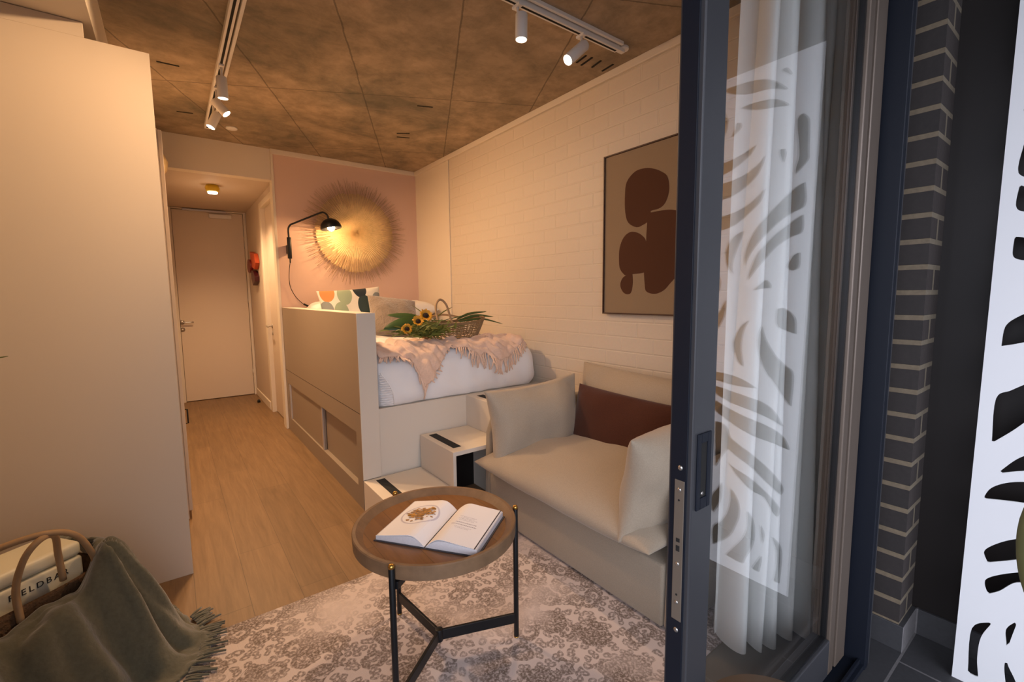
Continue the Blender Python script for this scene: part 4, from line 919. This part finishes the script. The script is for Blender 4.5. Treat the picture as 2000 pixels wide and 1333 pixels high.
# ---------------------------------------------------------------- track lights
def track(name, lab, a, b_, w_=0.036):
    t = thing(name, lab, 'light track', ((a[0]+b_[0])/2, (a[1]+b_[1])/2, ZC), 0, 'ceiling light tracks')
    A = Vector((a[0], a[1], ZC-0.017)); B = Vector((b_[0], b_[1], ZC-0.017)); d = (B-A)/2; s = Vector((-d.y, d.x, 0)).normalized()
    obj('rail', obox(new_bm(), (A+B)/2, d, s*w_/2, (0,0,0.017)), M['spotwhite'], t, bevel=0.002)
    obj('slot', obox(new_bm(), (A+B)/2 - Vector((0,0,0.0172)), d*0.985, s*w_*0.17, (0,0,0.0006)), M['darkslot'], t)
    cA = A + s*(w_*0.5+0.022); cB = B + s*(w_*0.5+0.022)
    obj('conduit', obox(new_bm(), (cA+cB)/2 + Vector((0,0,0.008)), d, s*0.008, (0,0,0.009)), M['spotwhite'], t, bevel=0.002)
    return t
t1 = track('light_track', 'long white light track running down the ceiling on the left', (0.331, 4.50), (0.331, 1.20))
t2 = track('light_track', 'white light track crossing the ceiling near the balcony', (2.10, 1.80), (0.36, 1.80))
b = new_bm(); lathe(b, [(0,0),(0.034,0),(0.034,-0.012),(0,-0.012)], (2.145, 1.80, ZC), (0,0,1), 24); box(b, 2.10, 2.15, 1.787, 1.813, ZC-0.03, ZC-0.010)
obj('end_feed', b, M['spotwhite'], t2, True, bevel=0.001)
SP = dict(energy=SPOT_W)
def spot(top, d0, d1, lab, grp='track spotlights', e=1.0, size=110):
    """top: on the rail; d0 back end of the head; d1 lens end"""
    top = Vector(top); d0 = Vector(d0); d1 = Vector(d1); ax = (d1-d0).normalized(); L = (d1-d0).length
    s = thing('track_spotlight', lab, 'spotlight', top, 0, grp)
    b = new_bm(); box(b, top.x-0.013, top.x+0.013, top.y-0.028, top.y+0.028, top.z-0.012, top.z); obj('adapter', b, M['spotwhite'], s, bevel=0.002)
    b = new_bm(); tube(b, [top - Vector((0,0,0.01)), Vector((top.x, top.y, d0.z + 0.012)), d0 + ax*0.02], [0.008, 0.006, 0.008], 10); obj('stem', b, M['spotwhite'], s, True)
    r = 0.0285
    obj('head', lathe(new_bm(), [(0,0),(r*0.93,0),(r,0.004),(r,L),(r*0.9,L),(r*0.87,L-0.012),(0,L-0.012)], d0, ax, 28), M['spotwhite'], s, True, bevel=0.001)
    o = obj('lens', lathe(new_bm(), [(0,L-0.006),(r*0.88,L-0.006),(r*0.88,L-0.011),(0,L-0.011)], d0, ax, 24), M['lens'], s, True); o['label'] = 'glowing round lens'
    l = bpy.data.lights.new('spot_light', 'SPOT'); l.energy = SPOT_W*e; l.color = WARM; l.spot_size = math.radians(size); l.spot_blend = 0.9; l.shadow_soft_size = 0.028
    lo = bpy.data.objects.new('spot_light', l); C.objects.link(lo); lo.location = d1 + ax*0.012; lo.rotation_mode = 'QUATERNION'; lo.rotation_quaternion = ax.to_track_quat('-Z', 'Y')
T = ZC-0.034
spot((0.331,3.256,T), (0.329,3.256,2.587), (0.331,3.262,2.468), 'nearest spotlight on the left track, pointing straight down')
spot((0.331,3.61,T), (0.318,3.61,2.570), (0.378,3.585,2.490), 'middle spotlight on the left track, turned to the right', e=1.5, size=150)
spot((0.331,3.885,T), (0.352,3.885,2.582), (0.306,3.875,2.478), 'farthest spotlight on the left track, turned to the left', e=1.0, size=158)
spot((1.396,1.80,T), (1.412,1.79,2.612), (1.409,1.79,2.496), 'spotlight on the near track pointing straight down, left of its pair', e=0.7, size=72)
spot((1.816,1.80,T), (1.833,1.79,2.602), (1.718,1.80,2.497), 'spotlight on the near track tilted left, beside the track end', e=0.7, size=72)
spot((0.62,1.80,T), (0.62,1.80,2.60), (0.54,1.838,2.535), 'added unseen spotlight farther left on the near track, turned to the kitchen', e=1.35, size=88)  # extra lamp out of view, added to brighten the cupboard end panel

# corridor ceiling lamp, detector disc
cy_ = thing('ceiling_lamp', 'small yellow surface lamp glowing under the corridor ceiling', 'ceiling lamp', (0.405, 5.42, 2.40))
obj('bowl', lathe(new_bm(), [(0.0,0),(0.05,0),(0.062,-0.03),(0.055,-0.055),(0.045,-0.065),(0.0,-0.065)], (0.405,5.42,2.40), (0,0,1), 32), M['yellow'], cy_, True)
obj('diffuser', lathe(new_bm(), [(0,-0.066),(0.042,-0.066),(0.040,-0.080),(0,-0.082)], (0.405,5.42,2.40), (0,0,1), 28), M['lens'], cy_, True)['label'] = 'lit round diffuser'
ld = bpy.data.lights.new('corridor_light', 'SPOT'); ld.spot_size = math.radians(140); ld.spot_blend = 1.0; ld.energy = 135; ld.color = WARM; ld.shadow_soft_size = 0.04; lo = bpy.data.objects.new('corridor_light', ld); C.objects.link(lo); lo.location = (0.405, 5.42, 2.27)
b = lathe(new_bm(), [(0,0),(0.042,0),(0.042,-0.010),(0.036,-0.014),(0,-0.014)], (0.498,4.47,ZC), (0,0,1), 28)
tag(origin_to(obj('smoke_detector', b, M['spotwhite'], None, True), (0.498,4.47,ZC)), 'flat round cover on the concrete ceiling beyond the left track', 'smoke detector')

# red leather ornament beside the entrance
rh = thing('hanging_ornament', 'red and maroon leather ornament on the corridor wall', 'ornament', (XC-0.02, 6.3, 1.68))
def plaque(nm, pts, mm, x0, th=0.02):
    b = new_bm(); a_ = [b.verts.new((x0, y, z)) for y, z in pts]; c_ = [b.verts.new((x0-th, y, z)) for y, z in pts]; n_ = len(pts)
    b.faces.new(a_); b.faces.new(c_[::-1])
    for i in range(n_): b.faces.new((a_[i], a_[(i+1)%n_], c_[(i+1)%n_], c_[i]))
    return obj(nm, b, M[mm], rh, bevel=0.004)
plaque('square_plaque', [(6.42,1.86),(6.10,1.81),(6.02,1.70),(6.14,1.63),(6.38,1.68)], 'red', XC-0.002, 0.045)
plaque('round_plaque', [(6.44+0.13*math.cos(2*PI*k/20), 1.685+0.085*math.sin(2*PI*k/20)) for k in range(20)], 'darkred', XC-0.030, 0.035)
plaque('hexagon_plaque', [(6.36,1.63),(6.22,1.62),(6.10,1.55),(6.12,1.49),(6.28,1.445),(6.38,1.53)], 'maroon', XC-0.002, 0.05)
b = lathe(new_bm(), [(0,0),(0.018,0),(0.018,0.02),(0.012,0.035),(0,0.036)], (0.80,6.36,0), (0,0,1), 16)
tag(origin_to(obj('door_stop', b, M['black'], None, True), (0.80,6.36,0)), 'small black door stop on the corridor floor', 'door stop')
# ---------------------------------------------------------------- rug, sofa
b = new_bm(); box(b, -0.55, 2.26, 0.80, 2.02, 0.0, 0.008)
tag(origin_to(obj('area_rug', b, M['rug'], None, bevel=0.003), (0.9,1.3,0)), 'faded cream and taupe floral rug under the sofa and round table', 'rug')
ZR = 0.008
so = thing('sofa', 'oatmeal linen armchair-sized sofa with deep seat against the brick wall', 'sofa', (1.84, 1.55, ZR))
b = new_bm(); box(b, 1.42, 2.27, 0.965, 2.135, ZR+0.014, 0.275); obj('base', b, M['linen2'], so, True, bevel=0.012, seg=3)
for k, (y0, y1) in enumerate(((0.905, 0.962), (2.140, 2.198))):
    b = new_bm(); pf = [(1.42, ZR+0.014), (2.285, ZR+0.014), (2.285, 0.64), (1.55, 0.64), (1.475, 0.60), (1.435, 0.50)]
    A = [b.verts.new((x, y0, z)) for x, z in pf]; B = [b.verts.new((x, y1, z)) for x, z in pf]; b.faces.new(A); b.faces.new(B[::-1])
    for i in range(6): b.faces.new((A[i], A[(i+1)%6], B[(i+1)%6], B[i]))
    obj('arm', b, M['linen2'], so, True, bevel=0.018, seg=4)
b = new_bm(); box(b, 2.205, 2.287, 0.964, 2.138, 0.277, 0.66); obj('back_frame', b, M['linen2'], so, True, bevel=0.02, seg=4)
for y in (1.0, 2.1):
    for x in (1.47, 2.22): obj('foot', box(new_bm(), x-0.02, x+0.02, y-0.02, y+0.02, ZR, ZR+0.014), M['black'], so)
seat = obj('seat_cushion', pillow_bm(1.19, 0.90, 0.20, 21, n=34, pinch=0.025, wr=0.008), M['linen'], None, True)
seat.data.transform(frame3((1.775, 1.555, 0.365), (0, -1, 0), (1, 0, 0.02))); seat.data.transform(world_mat(so).inverted()); seat.parent = so

def cushion_on(name, w_, h_, t, c, X, Y, m, label, cat, seed, pinch=0.07, wr=0.012): return cushion(name, w_, h_, t, c, X, Y, m, label, cat, seed, None, pinch, wr)
cushion_on('back_cushion', 1.14, 0.50, 0.16, (2.125, 1.54, 0.60), (0, -1, -0.02), (0.16, 0, 1), M['linen'], 'wide oatmeal cushion along the back of the sofa behind the brown one', 'cushion', 11, 0.05)
cushion_on('side_cushion', 0.70, 0.45, 0.17, (1.70, 2.035, 0.565), (1, 0.02, 0.035), (0.0, 0.12, 1), M['linen'], 'oatmeal cushion leaning on the sofa arm next to the bed steps', 'cushion', 12, 0.09, 0.022)
cushion_on('side_cushion', 0.70, 0.43, 0.17, (1.665, 1.085, 0.565), (1, 0.05, 0.03), (0.06, -0.14, 1), M['linen'], 'oatmeal cushion leaning on the sofa arm next to the glass door', 'cushion', 13, 0.10, 0.024)
cushion_on('lumbar_cushion', 0.74, 0.37, 0.13, (1.985, 1.63, 0.555), (0.03, -1, -0.03), (0.22, 0, 1), M['rust'], 'long rust brown cushion in the middle of the sofa', 'cushion', 14, 0.04)

# ---------------------------------------------------------------- framed canvas on the brick wall
pc = thing('framed_picture', 'framed sand canvas with umber rounded shapes on the white brick wall', 'picture', (2.305, 1.69, 1.67))
obj('canvas', box(new_bm(), 2.282, 2.300, 1.343, 2.040, 1.180, 2.160), M['artbg'], pc)
b = new_bm(); box(b, 2.272, 2.309, 2.040, 2.048, 1.172, 2.168); box(b, 2.272, 2.309, 1.335, 1.343, 1.172, 2.168); box(b, 2.272, 2.309, 1.343, 2.040, 2.160, 2.168); box(b, 2.272, 2.309, 1.343, 2.040, 1.172, 1.180)
obj('frame', b, M['frame'], pc, bevel=0.001)
ART = [(1.732,2.032),(1.807,2.028),(1.868,1.979),(1.88,1.901),(1.876,1.801),(1.852,1.735),(1.789,1.699),(1.74,1.708),(1.712,1.719),(1.716,1.657),(1.717,1.607),(1.733,1.633),(1.777,1.664),(1.834,1.676),(1.885,1.649),(1.916,1.587),(1.92,1.513),(1.911,1.457),(1.875,1.418),(1.857,1.419),(1.892,1.396),(1.907,1.354),(1.885,1.312),(1.849,1.297),(1.821,1.311),(1.81,1.37),(1.814,1.42),(1.761,1.422),(1.729,1.426),(1.722,1.359),(1.71,1.314),(1.651,1.298),(1.591,1.317),(1.543,1.363),(1.488,1.419),(1.428,1.545),(1.47,1.741),(1.545,1.765),(1.613,1.772),(1.689,1.771),(1.69,1.781),(1.623,1.789),(1.585,1.824),(1.569,1.887),(1.584,1.955),(1.629,1.993),(1.68,2.018)]
me = polyfill('painted_shape', round_poly([(-y, z) for y, z in ART], 4, 60), [], 0.0012, M['artshape'])
me.transform(Matrix(((0,0,1,2.2812),(-1,0,0,0),(0,1,0,0),(0,0,0,1))))
mobj('painted_shape', me, M['artshape'], pc)

# ---------------------------------------------------------------- round tray table
TC = Vector((0.693, 1.385, 0)); TR = 0.279; TZ = 0.520
tb = thing('coffee_table', 'round wooden tray table on three black legs', 'table', (TC.x, TC.y, ZR))
obj('tray_base', lathe(new_bm(), [(0,TZ-0.040),(TR-0.025,TZ-0.040),(TR-0.025,TZ-0.022),(0,TZ-0.022)], TC, (0,0,1), 72), M['table'], tb)
obj('tray_rim', lathe(new_bm(), [(TR-0.030,TZ-0.046),(TR-0.008,TZ-0.050),(TR-0.001,TZ-0.046),(TR+0.001,TZ-0.003),(TR-0.002,TZ),(TR-0.012,TZ),(TR-0.015,TZ-0.003),(TR-0.036,TZ-0.023),(TR-0.030,TZ-0.030)], TC, (0,0,1), 96, True), M['tablerim'], tb)
LP = [(0.959, 1.288), (0.662, 1.684), (0.456, 1.208)]
hub = Vector((0.693, 1.385, 0.085))
for x, y in LP:
    d = (Vector((x, y, 0)) - Vector((hub.x, hub.y, 0))).normalized(); p = Vector((hub.x, hub.y, 0)) + d*(TR + 0.012)
    g = obj('leg', tube(new_bm(), [(p.x, p.y, ZR+0.004), (p.x, p.y, TZ-0.004)], 0.0095, 14), M['black'], tb, True, bevel=0.001)
    obj('brass_cap', lathe(new_bm(), [(0,TZ-0.004),(0.0098,TZ-0.004),(0.0098,TZ+0.003),(0.006,TZ+0.008),(0,TZ+0.009)], (p.x,p.y,0), (0,0,1), 14), M['brass'], g, True)
    obj('foot_pad', lathe(new_bm(), [(0,ZR),(0.010,ZR),(0.010,ZR+0.004),(0,ZR+0.004)], (p.x,p.y,0), (0,0,1), 14), M['brass'], g, True)
    s = Vector((-d.y, d.x, 0))
    m_ = (p + Vector((hub.x, hub.y, 0)))/2
    obj('stretcher', obox(new_bm(), (m_.x, m_.y, hub.z), d*((p - Vector((hub.x, hub.y, 0))).length/2), s*0.005, (0,0,0.019)), M['black'], tb, bevel=0.001)
    obj('bracket', obox(new_bm(), (p.x - d.x*0.035, p.y - d.y*0.035, TZ-0.062), d*0.028, s*0.015, (0,0,0.012)), M['black'], tb, bevel=0.002)
obj('hub', lathe(new_bm(), [(0,-0.022),(0.014,-0.022),(0.014,0.022),(0,0.022)], hub, (0,0,1), 16), M['black'], tb, True, bevel=0.001)

# ---------------------------------------------------------------- open book
BZ = TZ - 0.022
bo = thing('open_book', 'large cookbook lying open on the round table', 'book', (0.70, 1.352, BZ+0.0002), math.radians(-53.5))
MB = world_mat(bo)
def local(bm): bm.transform(MB); return bm
HB, WB = 0.130, 0.178
b = new_bm(); box(b, -WB-0.006, -0.012, -HB-0.005, HB+0.005, 0, 0.003); box(b, 0.012, WB+0.006, -HB-0.005, HB+0.005, 0, 0.003); box(b, -0.012, 0.012, -HB-0.005, HB+0.005, 0, 0.002)
obj('cover', local(b), M['bookcover'], bo)
def prof(t, s, k=1.0):
    """height of the top page at fraction t from the gutter"""
    return 0.0045 + (0.036*k*math.sin(min(1, t*2.6)*PI/2)**0.9) - (0.036 - 0.014 if s < 0 else 0.036-0.020)*k*max(0, (t-0.22)/0.78)**0.9
def stack(s, k, w1, name, mm, parent, inset=0.0, thin=None):
    b = new_bm(); n_ = 24; rows = []
    for i in range(n_+1):
        t = i/n_; x = s*(0.002 + (w1-0.002)*t); z = prof(t, s, k); z0 = 0.0032 if thin is None else z - thin
        rows.append([b.verts.new((x, y, zz)) for y, zz in ((-HB+inset, z0), (HB-inset, z0), (HB-inset, z), (-HB+inset, z))])
    for A, B in zip(rows, rows[1:]):
        for q in range(4): b.faces.new((A[q], A[(q+1)%4], B[(q+1)%4], B[q]))
    b.faces.new(rows[0]); b.faces.new(rows[-1][::-1])
    return obj(name, local(b), mm, parent)
for s in (-1, 1):
    pb = stack(s, 0.86, WB, 'page_block', M['pages'], bo)
    stack(s, 1.0, WB-0.010, 'top_page', M['paper'], bo, 0.0, 0.0012)
    stack(s, 0.93, WB-0.004, 'loose_pages', M['paper'], bo, 0.001, 0.0008)
stack(1, 0.968, WB-0.006, 'printed_edge_page', M['bookcover'], bo, 0.0, 0.0006)
def on_page(s, x, y, dz=0.0004): return Vector((s*x, y, prof((x-0.002)/(WB-0.012), s, 1.0) + dz))
# left page: bowl of food seen from above
b = new_bm(); ring = [b.verts.new(on_page(-1, 0.092 + 0.068*math.cos(a), 0.018 + 0.072*math.sin(a))) for a in [2*PI*k/40 for k in range(40)]]
ring2 = [b.verts.new(on_page(-1, 0.092 + 0.062*math.cos(a), 0.018 + 0.066*math.sin(a))) for a in [2*PI*k/40 for k in range(40)]]
for k in range(40): b.faces.new((ring[k], ring[(k+1)%40], ring2[(k+1)%40], ring2[k]))
obj('printed_plate', local(b), M['plate'], bo)
b = new_bm()
for k in range(240):
    a = random.uniform(0, 2*PI); rr = min(0.045, abs(random.gauss(0, 0.022))); x = 0.092 + rr*math.cos(a)*1.15; y = 0.018 + rr*math.sin(a)*1.15; a2 = random.uniform(0, PI); q = random.uniform(0.004, 0.010)
    P = [on_page(-1, x + q*math.cos(a2 + t), y + q*random.uniform(0.3, 1)*math.sin(a2 + t), 0.0006 + 0.00001*k) for t in (0, 1.6, 3.1, 4.7)]
    b.faces.new([b.verts.new(p) for p in P])
fo = obj('printed_food', local(b), M['food'], bo, mats=[M['food2']])
for p in fo.data.polygons: p.material_index = 1 if random.random() < 0.4 else 0
# right page: faint heading and lines of text
b = new_bm()
rows = [(-0.008, 0.115, 0.155, 0.0011), (0.004, 0.06, 0.12, 0.0008), (0.010, 0.065, 0.118, 0.0008), (0.016, 0.06, 0.12, 0.0008), (0.022, 0.072, 0.11, 0.0008)]
for y, x0, x1, hh in [(0.034,0.055,0.115,0.0009),(0.026,0.062,0.11,0.0009),(0.018,0.055,0.118,0.0009),(0.010,0.06,0.112,0.0009),(-0.006,0.055,0.13,0.0024),(-0.020,0.045,0.135,0.0024),(-0.034,0.06,0.12,0.0008),(-0.041,0.066,0.114,0.0008)]:
    x = x0
    while x < x1:
        l_ = random.uniform(0.0022, 0.007) if hh < 0.002 else random.uniform(0.002, 0.0045)
        b.faces.new([b.verts.new(on_page(1, xx, yy)) for xx, yy in ((x, y-hh), (x+l_, y-hh), (x+l_, y+hh), (x, y+hh))]); x += l_ + 0.0018
obj('printed_text', local(b), M['ink'], bo)

# ---------------------------------------------------------------- wicker basket, cooler box, sage throw
c0 = Vector((-0.51, 2.05, 0)); U = Vector((-0.79, -0.61, 0)).normalized(); N_ = Vector((-0.61, 0.79, 0)).normalized()
def loc(a, b_, z): return c0 + U*a + N_*b_ + Vector((0, 0, z))
wb = thing('wicker_basket', 'dark wicker basket bag with two cane handles on the floor at left', 'basket', (c0.x, c0.y, 0))
b = new_bm(); pr = [(0.90,0.0),(0.97,0.08),(1.0,0.20),(1.0,0.33),(1.03,0.345),(1.0,0.355),(0.95,0.345),(0.95,0.05),(0.0,0.03)]
NS = 96; rings = []
for r, z in pr:
    rg = []
    for k in range(NS):
        a = 2*PI*k/NS; ca, sa = math.cos(a), math.sin(a); e = 0.62
        x = 0.275*math.copysign(abs(ca)**e, ca); y = 0.142*math.copysign(abs(sa)**e, sa); wv = 1 + 0.012*math.sin(k*PI/2*1.0)*(1 if 0 < z < 0.34 else 0)
        rg.append(b.verts.new(loc(x*r*wv, 0.035 + y*r*wv, z)))
    rings.append(rg)
for A, B in zip(rings, rings[1:]):
    for k in range(NS): b.faces.new((A[k], A[(k+1)%NS], B[(k+1)%NS], B[k]))
b.faces.new(rings[0][::-1])
bmesh.ops.remove_doubles(b, verts=b.verts, dist=0.0001)
obj('woven_body', b, M['wicker'], wb, True)
hp = [loc(-0.005,-0.112,0.31), loc(0.0,-0.118,0.42), loc(-0.01,-0.155,0.52), loc(-0.045,-0.17,0.565), loc(-0.095,-0.14,0.545), loc(-0.125,-0.09,0.46), loc(-0.135,-0.082,0.36)]
obj('handle', tube(new_bm(), smooth_path(hp, 8), 0.0095, 10), M['cane'], wb, True)
hp = [loc(0.17,0.0,0.34), loc(0.14,-0.02,0.46), loc(0.05,-0.09,0.55), loc(-0.05,-0.16,0.575), loc(-0.13,-0.17,0.535), loc(-0.19,-0.14,0.43), loc(-0.205,-0.125,0.36)]
obj('handle', tube(new_bm(), smooth_path(hp, 8), 0.0095, 10), M['cane'], wb, True)
cb = thing('cooler_box', 'cream metal cooler box with black lettering standing in the wicker basket', 'cooler box', loc(0, 0.036, 0.032))
b = new_bm(); obox(b, loc(-0.008, 0.036, 0.2165), U*0.208, N_*0.084, (0,0,0.1835)); obj('body', b, M['cooler'], cb, True, bevel=0.012, seg=4)
b = new_bm(); obox(b, loc(-0.008, 0.036, 0.4275), U*0.208, N_*0.084, (0,0,0.0255)); obj('lid', b, M['cooler'], cb, True, bevel=0.016, seg=4)
me = text_mesh('FIELDBAR', 0.028, 0.0005, 1.38)
me.transform(frame3(loc(-0.091, -0.0490, 0.366), -U, (0, 0, 1))); mobj('lettering', me, M['letter'], cb)['label'] = 'black lettering FIELDBAR'

def sage_h(a, b_):
    da = max(-0.205 - a, 0, a - 0.5); db = max(-0.145 - b_, 0); d = math.hypot(da, db)
    t = min(1, d/0.27); q_ = min(1, max(0, (-0.135-a)/0.09)); h = (0.305 + 0.118*q_*q_*(3-2*q_))*(1 - t*t*(3-2*t))
    ang = math.atan2(db, da+0.001) if da > 0 else (PI/2 + (a+0.205)*3.2)
    s = math.sin(PI*min(1, max(0, t)))
    h += (0.042*math.sin(ang*9 + 1.3 + 2*noise.noise(Vector((a*5, b_*5, 0)))) + 0.016*math.sin(ang*19 + t*3))*s
    h += 0.03*noise.noise(Vector((a*9, b_*9, 4.0))) - 0.035*max(0, 0.25-abs(noise.noise(Vector((a*4.5+2, b_*7, 8.0)))))*(1 if b_ < -0.16 else 0.3) + 0.008*noise.noise(Vector((a*30, b_*30, 1.0)))
    # a second fold lying across the front
    g = math.exp(-((b_ + 0.24 + 0.25*(a-0.02))/0.045)**2)*0.045*(1 if a > -0.28 else math.exp(-((a+0.28)/0.05)**2)); h += g
    return max(0.0, h) + 0.012
b = new_bm(); NA, NB = 150, 130; Gd = {}
def keep(a, b_):
    if b_ > 0.135: return False
    if not (b_ < -0.118 or a < -0.222 + 0.02*math.sin(b_*40)): return False
    R2 = ((a+0.02)/0.47)**2 + ((b_+0.10)/0.43)**2 if a < -0.02 else ((b_+0.10)/0.43)**2
    return R2 < 1 + 0.12*math.sin(math.atan2(b_+0.1, a+0.02)*7)
for i in range(NA+1):
    for j in range(NB+1):
        a = -0.56 + 1.05*i/NA; b_ = -0.60 + 0.75*j/NB
        if keep(a, b_):
            sh_ = 0.010*noise.noise(Vector((a*8, b_*8, 9)))
            Gd[i, j] = b.verts.new(loc(a + sh_, b_ + sh_, sage_h(a, b_)))
for i in range(NA):
    for j in range(NB):
        ks = [(i,j),(i+1,j),(i+1,j+1),(i,j+1)]
        if all(k in Gd for k in ks): b.faces.new([Gd[k] for k in ks])
bmesh.ops.delete(b, geom=[v for v in b.verts if not v.link_faces], context='VERTS')
sg = obj('sage_throw', b, M['sage'], None, True, solid=0.010, subsurf=0)
tag(origin_to(sg, loc(-0.1, -0.2, 0.0)), 'sage green fringed blanket heaped over the front of the wicker basket', 'blanket')
b = new_bm()
for k in range(90):
    ph = -2.9 + 1.75*k/90 + random.uniform(-0.02, 0.02)
    a = -0.02 + 0.455*math.cos(ph); b_ = -0.10 + 0.415*math.sin(ph)
    if a > -0.02: continue
    L_ = random.uniform(0.04, 0.085); p0 = loc(a, b_, sage_h(a, b_)); dr_ = (U*math.cos(ph) + N_*math.sin(ph)).normalized(); sw_ = U.cross(Vector((0,0,1)))*random.uniform(-0.03, 0.03)
    pts = [p0, p0 + dr_*L_*0.4 + sw_*0.4, p0 + dr_*L_ + sw_]
    pts[1].z = max(0.018, pts[1].z*0.5); pts[2].z = 0.016
    tube(b, pts, [0.006, 0.005, 0.0035], 6)
obj('fringe', b, M['sage'], sg, True)

# ---------------------------------------------------------------- curtain behind the open leaf
b = new_bm(); NU, NV = 260, 24; G = []
for j in range(NV+1):
    v = j/NV; z = 0.028 + (2.60-0.028)*v; row = []
    for i in range(NU+1):
        t = i/NU
        x = 1.54 + 0.50*t + 0.06*math.sin(t*2*PI*7.5 + 0.6)*(0.75+0.25*v) - 0.02*(1-v)
        y = 0.745 + 0.078*math.cos(t*2*PI*7.5)*(1.0 - 0.25*v) + 0.02*math.sin(t*19 + v*2) - 0.05*t + 0.03*(1-v)*math.sin(t*9)
        row.append(b.verts.new((x, y, z + (0.012*math.sin(t*31) if j == 0 else 0))))
    G.append(row)
for j in range(NV):
    for i in range(NU): b.faces.new((G[j][i], G[j][i+1], G[j+1][i+1], G[j+1][i]))
ct = obj('sheer_curtain', b, M['sheer'], None, True)
tag(origin_to(ct, (1.72, 0.74, 2.6)), 'white sheer curtain bunched behind the open glass door', 'curtain')
b = new_bm(); tube(b, [(-1.15,0.745,2.62),(2.28,0.745,2.62)], 0.012, 10)
for x in (-1.0, 0.5, 2.2): box(b, x-0.008, x+0.008, 0.737, 0.753, 2.62, ZC)
tag(origin_to(obj('curtain_rail', b, M['spotwhite'], None), (0.5,0.745,2.62)), 'white curtain rail along the inside of the balcony door', 'curtain rail')

# ---------------------------------------------------------------- things at the edges of the frame
pl = thing('potted_plant', 'green potted plant whose leaf tip enters the frame at far left', 'plant', (-0.93, 2.30, 0))
obj('pot', lathe(new_bm(), [(0,0),(0.11,0),(0.145,0.24),(0.15,0.26),(0.135,0.26),(0.125,0.22),(0,0.22)], (-0.93,2.30,0), (0,0,1), 32), M['terracotta'], pl, True)
for dx, dy, h, r_ in ((0.487,-0.10,1.115,0.9),(0.20,-0.12,1.30,1),(-0.12,0.05,1.35,1),(0.05,-0.2,1.05,1),(-0.15,-0.15,1.0,1)):
    P0 = Vector((-0.93, 2.30, 0.22)); e = Vector((-0.93+dx, 2.30+dy, h)); mid = P0.lerp(e, 0.45) + Vector((0, 0, 0.32))
    b = new_bm(); tube(b, smooth_path([P0, P0.lerp(mid, 0.5)+Vector((0,0,0.05)), mid], 5), 0.005, 7); st = obj('stalk', b, M['leaf2'], pl, True)
    obj('leaf', leaf_bm(new_bm(), [mid, mid.lerp(e, 0.5) + Vector((0,0,0.05)), e], 0.026), M['leaf2'], st, True, solid=0.002)
ca = thing('prickly_pear', 'olive cactus pad blurred at the right edge in front of the white panel', 'cactus', (1.20, -0.10, 0))
obj('pot', lathe(new_bm(), [(0,0),(0.09,0),(0.12,0.22),(0.125,0.24),(0.11,0.24),(0.10,0.20),(0,0.20)], (1.20,-0.10,0), (0,0,1), 32), M['terracotta'], ca, True)
def pad(c, w_, h_, yaw):
    b = new_bm(); bmesh.ops.create_uvsphere(b, u_segments=24, v_segments=16, radius=1)
    for v in b.verts: v.co = Vector((v.co.x*w_*(0.85 + 0.25*(v.co.z+1)/2), v.co.y*0.018, v.co.z*h_))
    b.transform(Matrix.Translation(c) @ Matrix.Rotation(yaw, 4, 'Z')); return obj('cactus_pad', b, M['cactus'], ca, True)
pad((1.20, -0.06, 0.34), 0.07, 0.15, 1.4); pad((1.20, -0.03, 0.60), 0.05, 0.14, 1.45); pad((1.20, 0.042, 0.842), 0.043, 0.12, 1.5)
stl = thing('wooden_stool', 'small round brown wooden stool at the bottom edge before the glass door', 'stool', (0.86, 0.26, 0))
obj('seat', lathe(new_bm(), [(0,0.415),(0.14,0.415),(0.155,0.425),(0.155,0.442),(0.148,0.45),(0,0.45)], (0.885,0.325,0), (0,0,1), 48), M['stoolwood'], stl, True)
for k in range(3):
    a = 2*PI*k/3 + 0.5
    obj('leg', tube(new_bm(), [(0.885+0.09*math.cos(a), 0.325+0.09*math.sin(a), 0.415), (0.885+0.115*math.cos(a), 0.325+0.115*math.sin(a), 0.0)], [0.016, 0.012], 12), M['stoolwood'], stl, True)
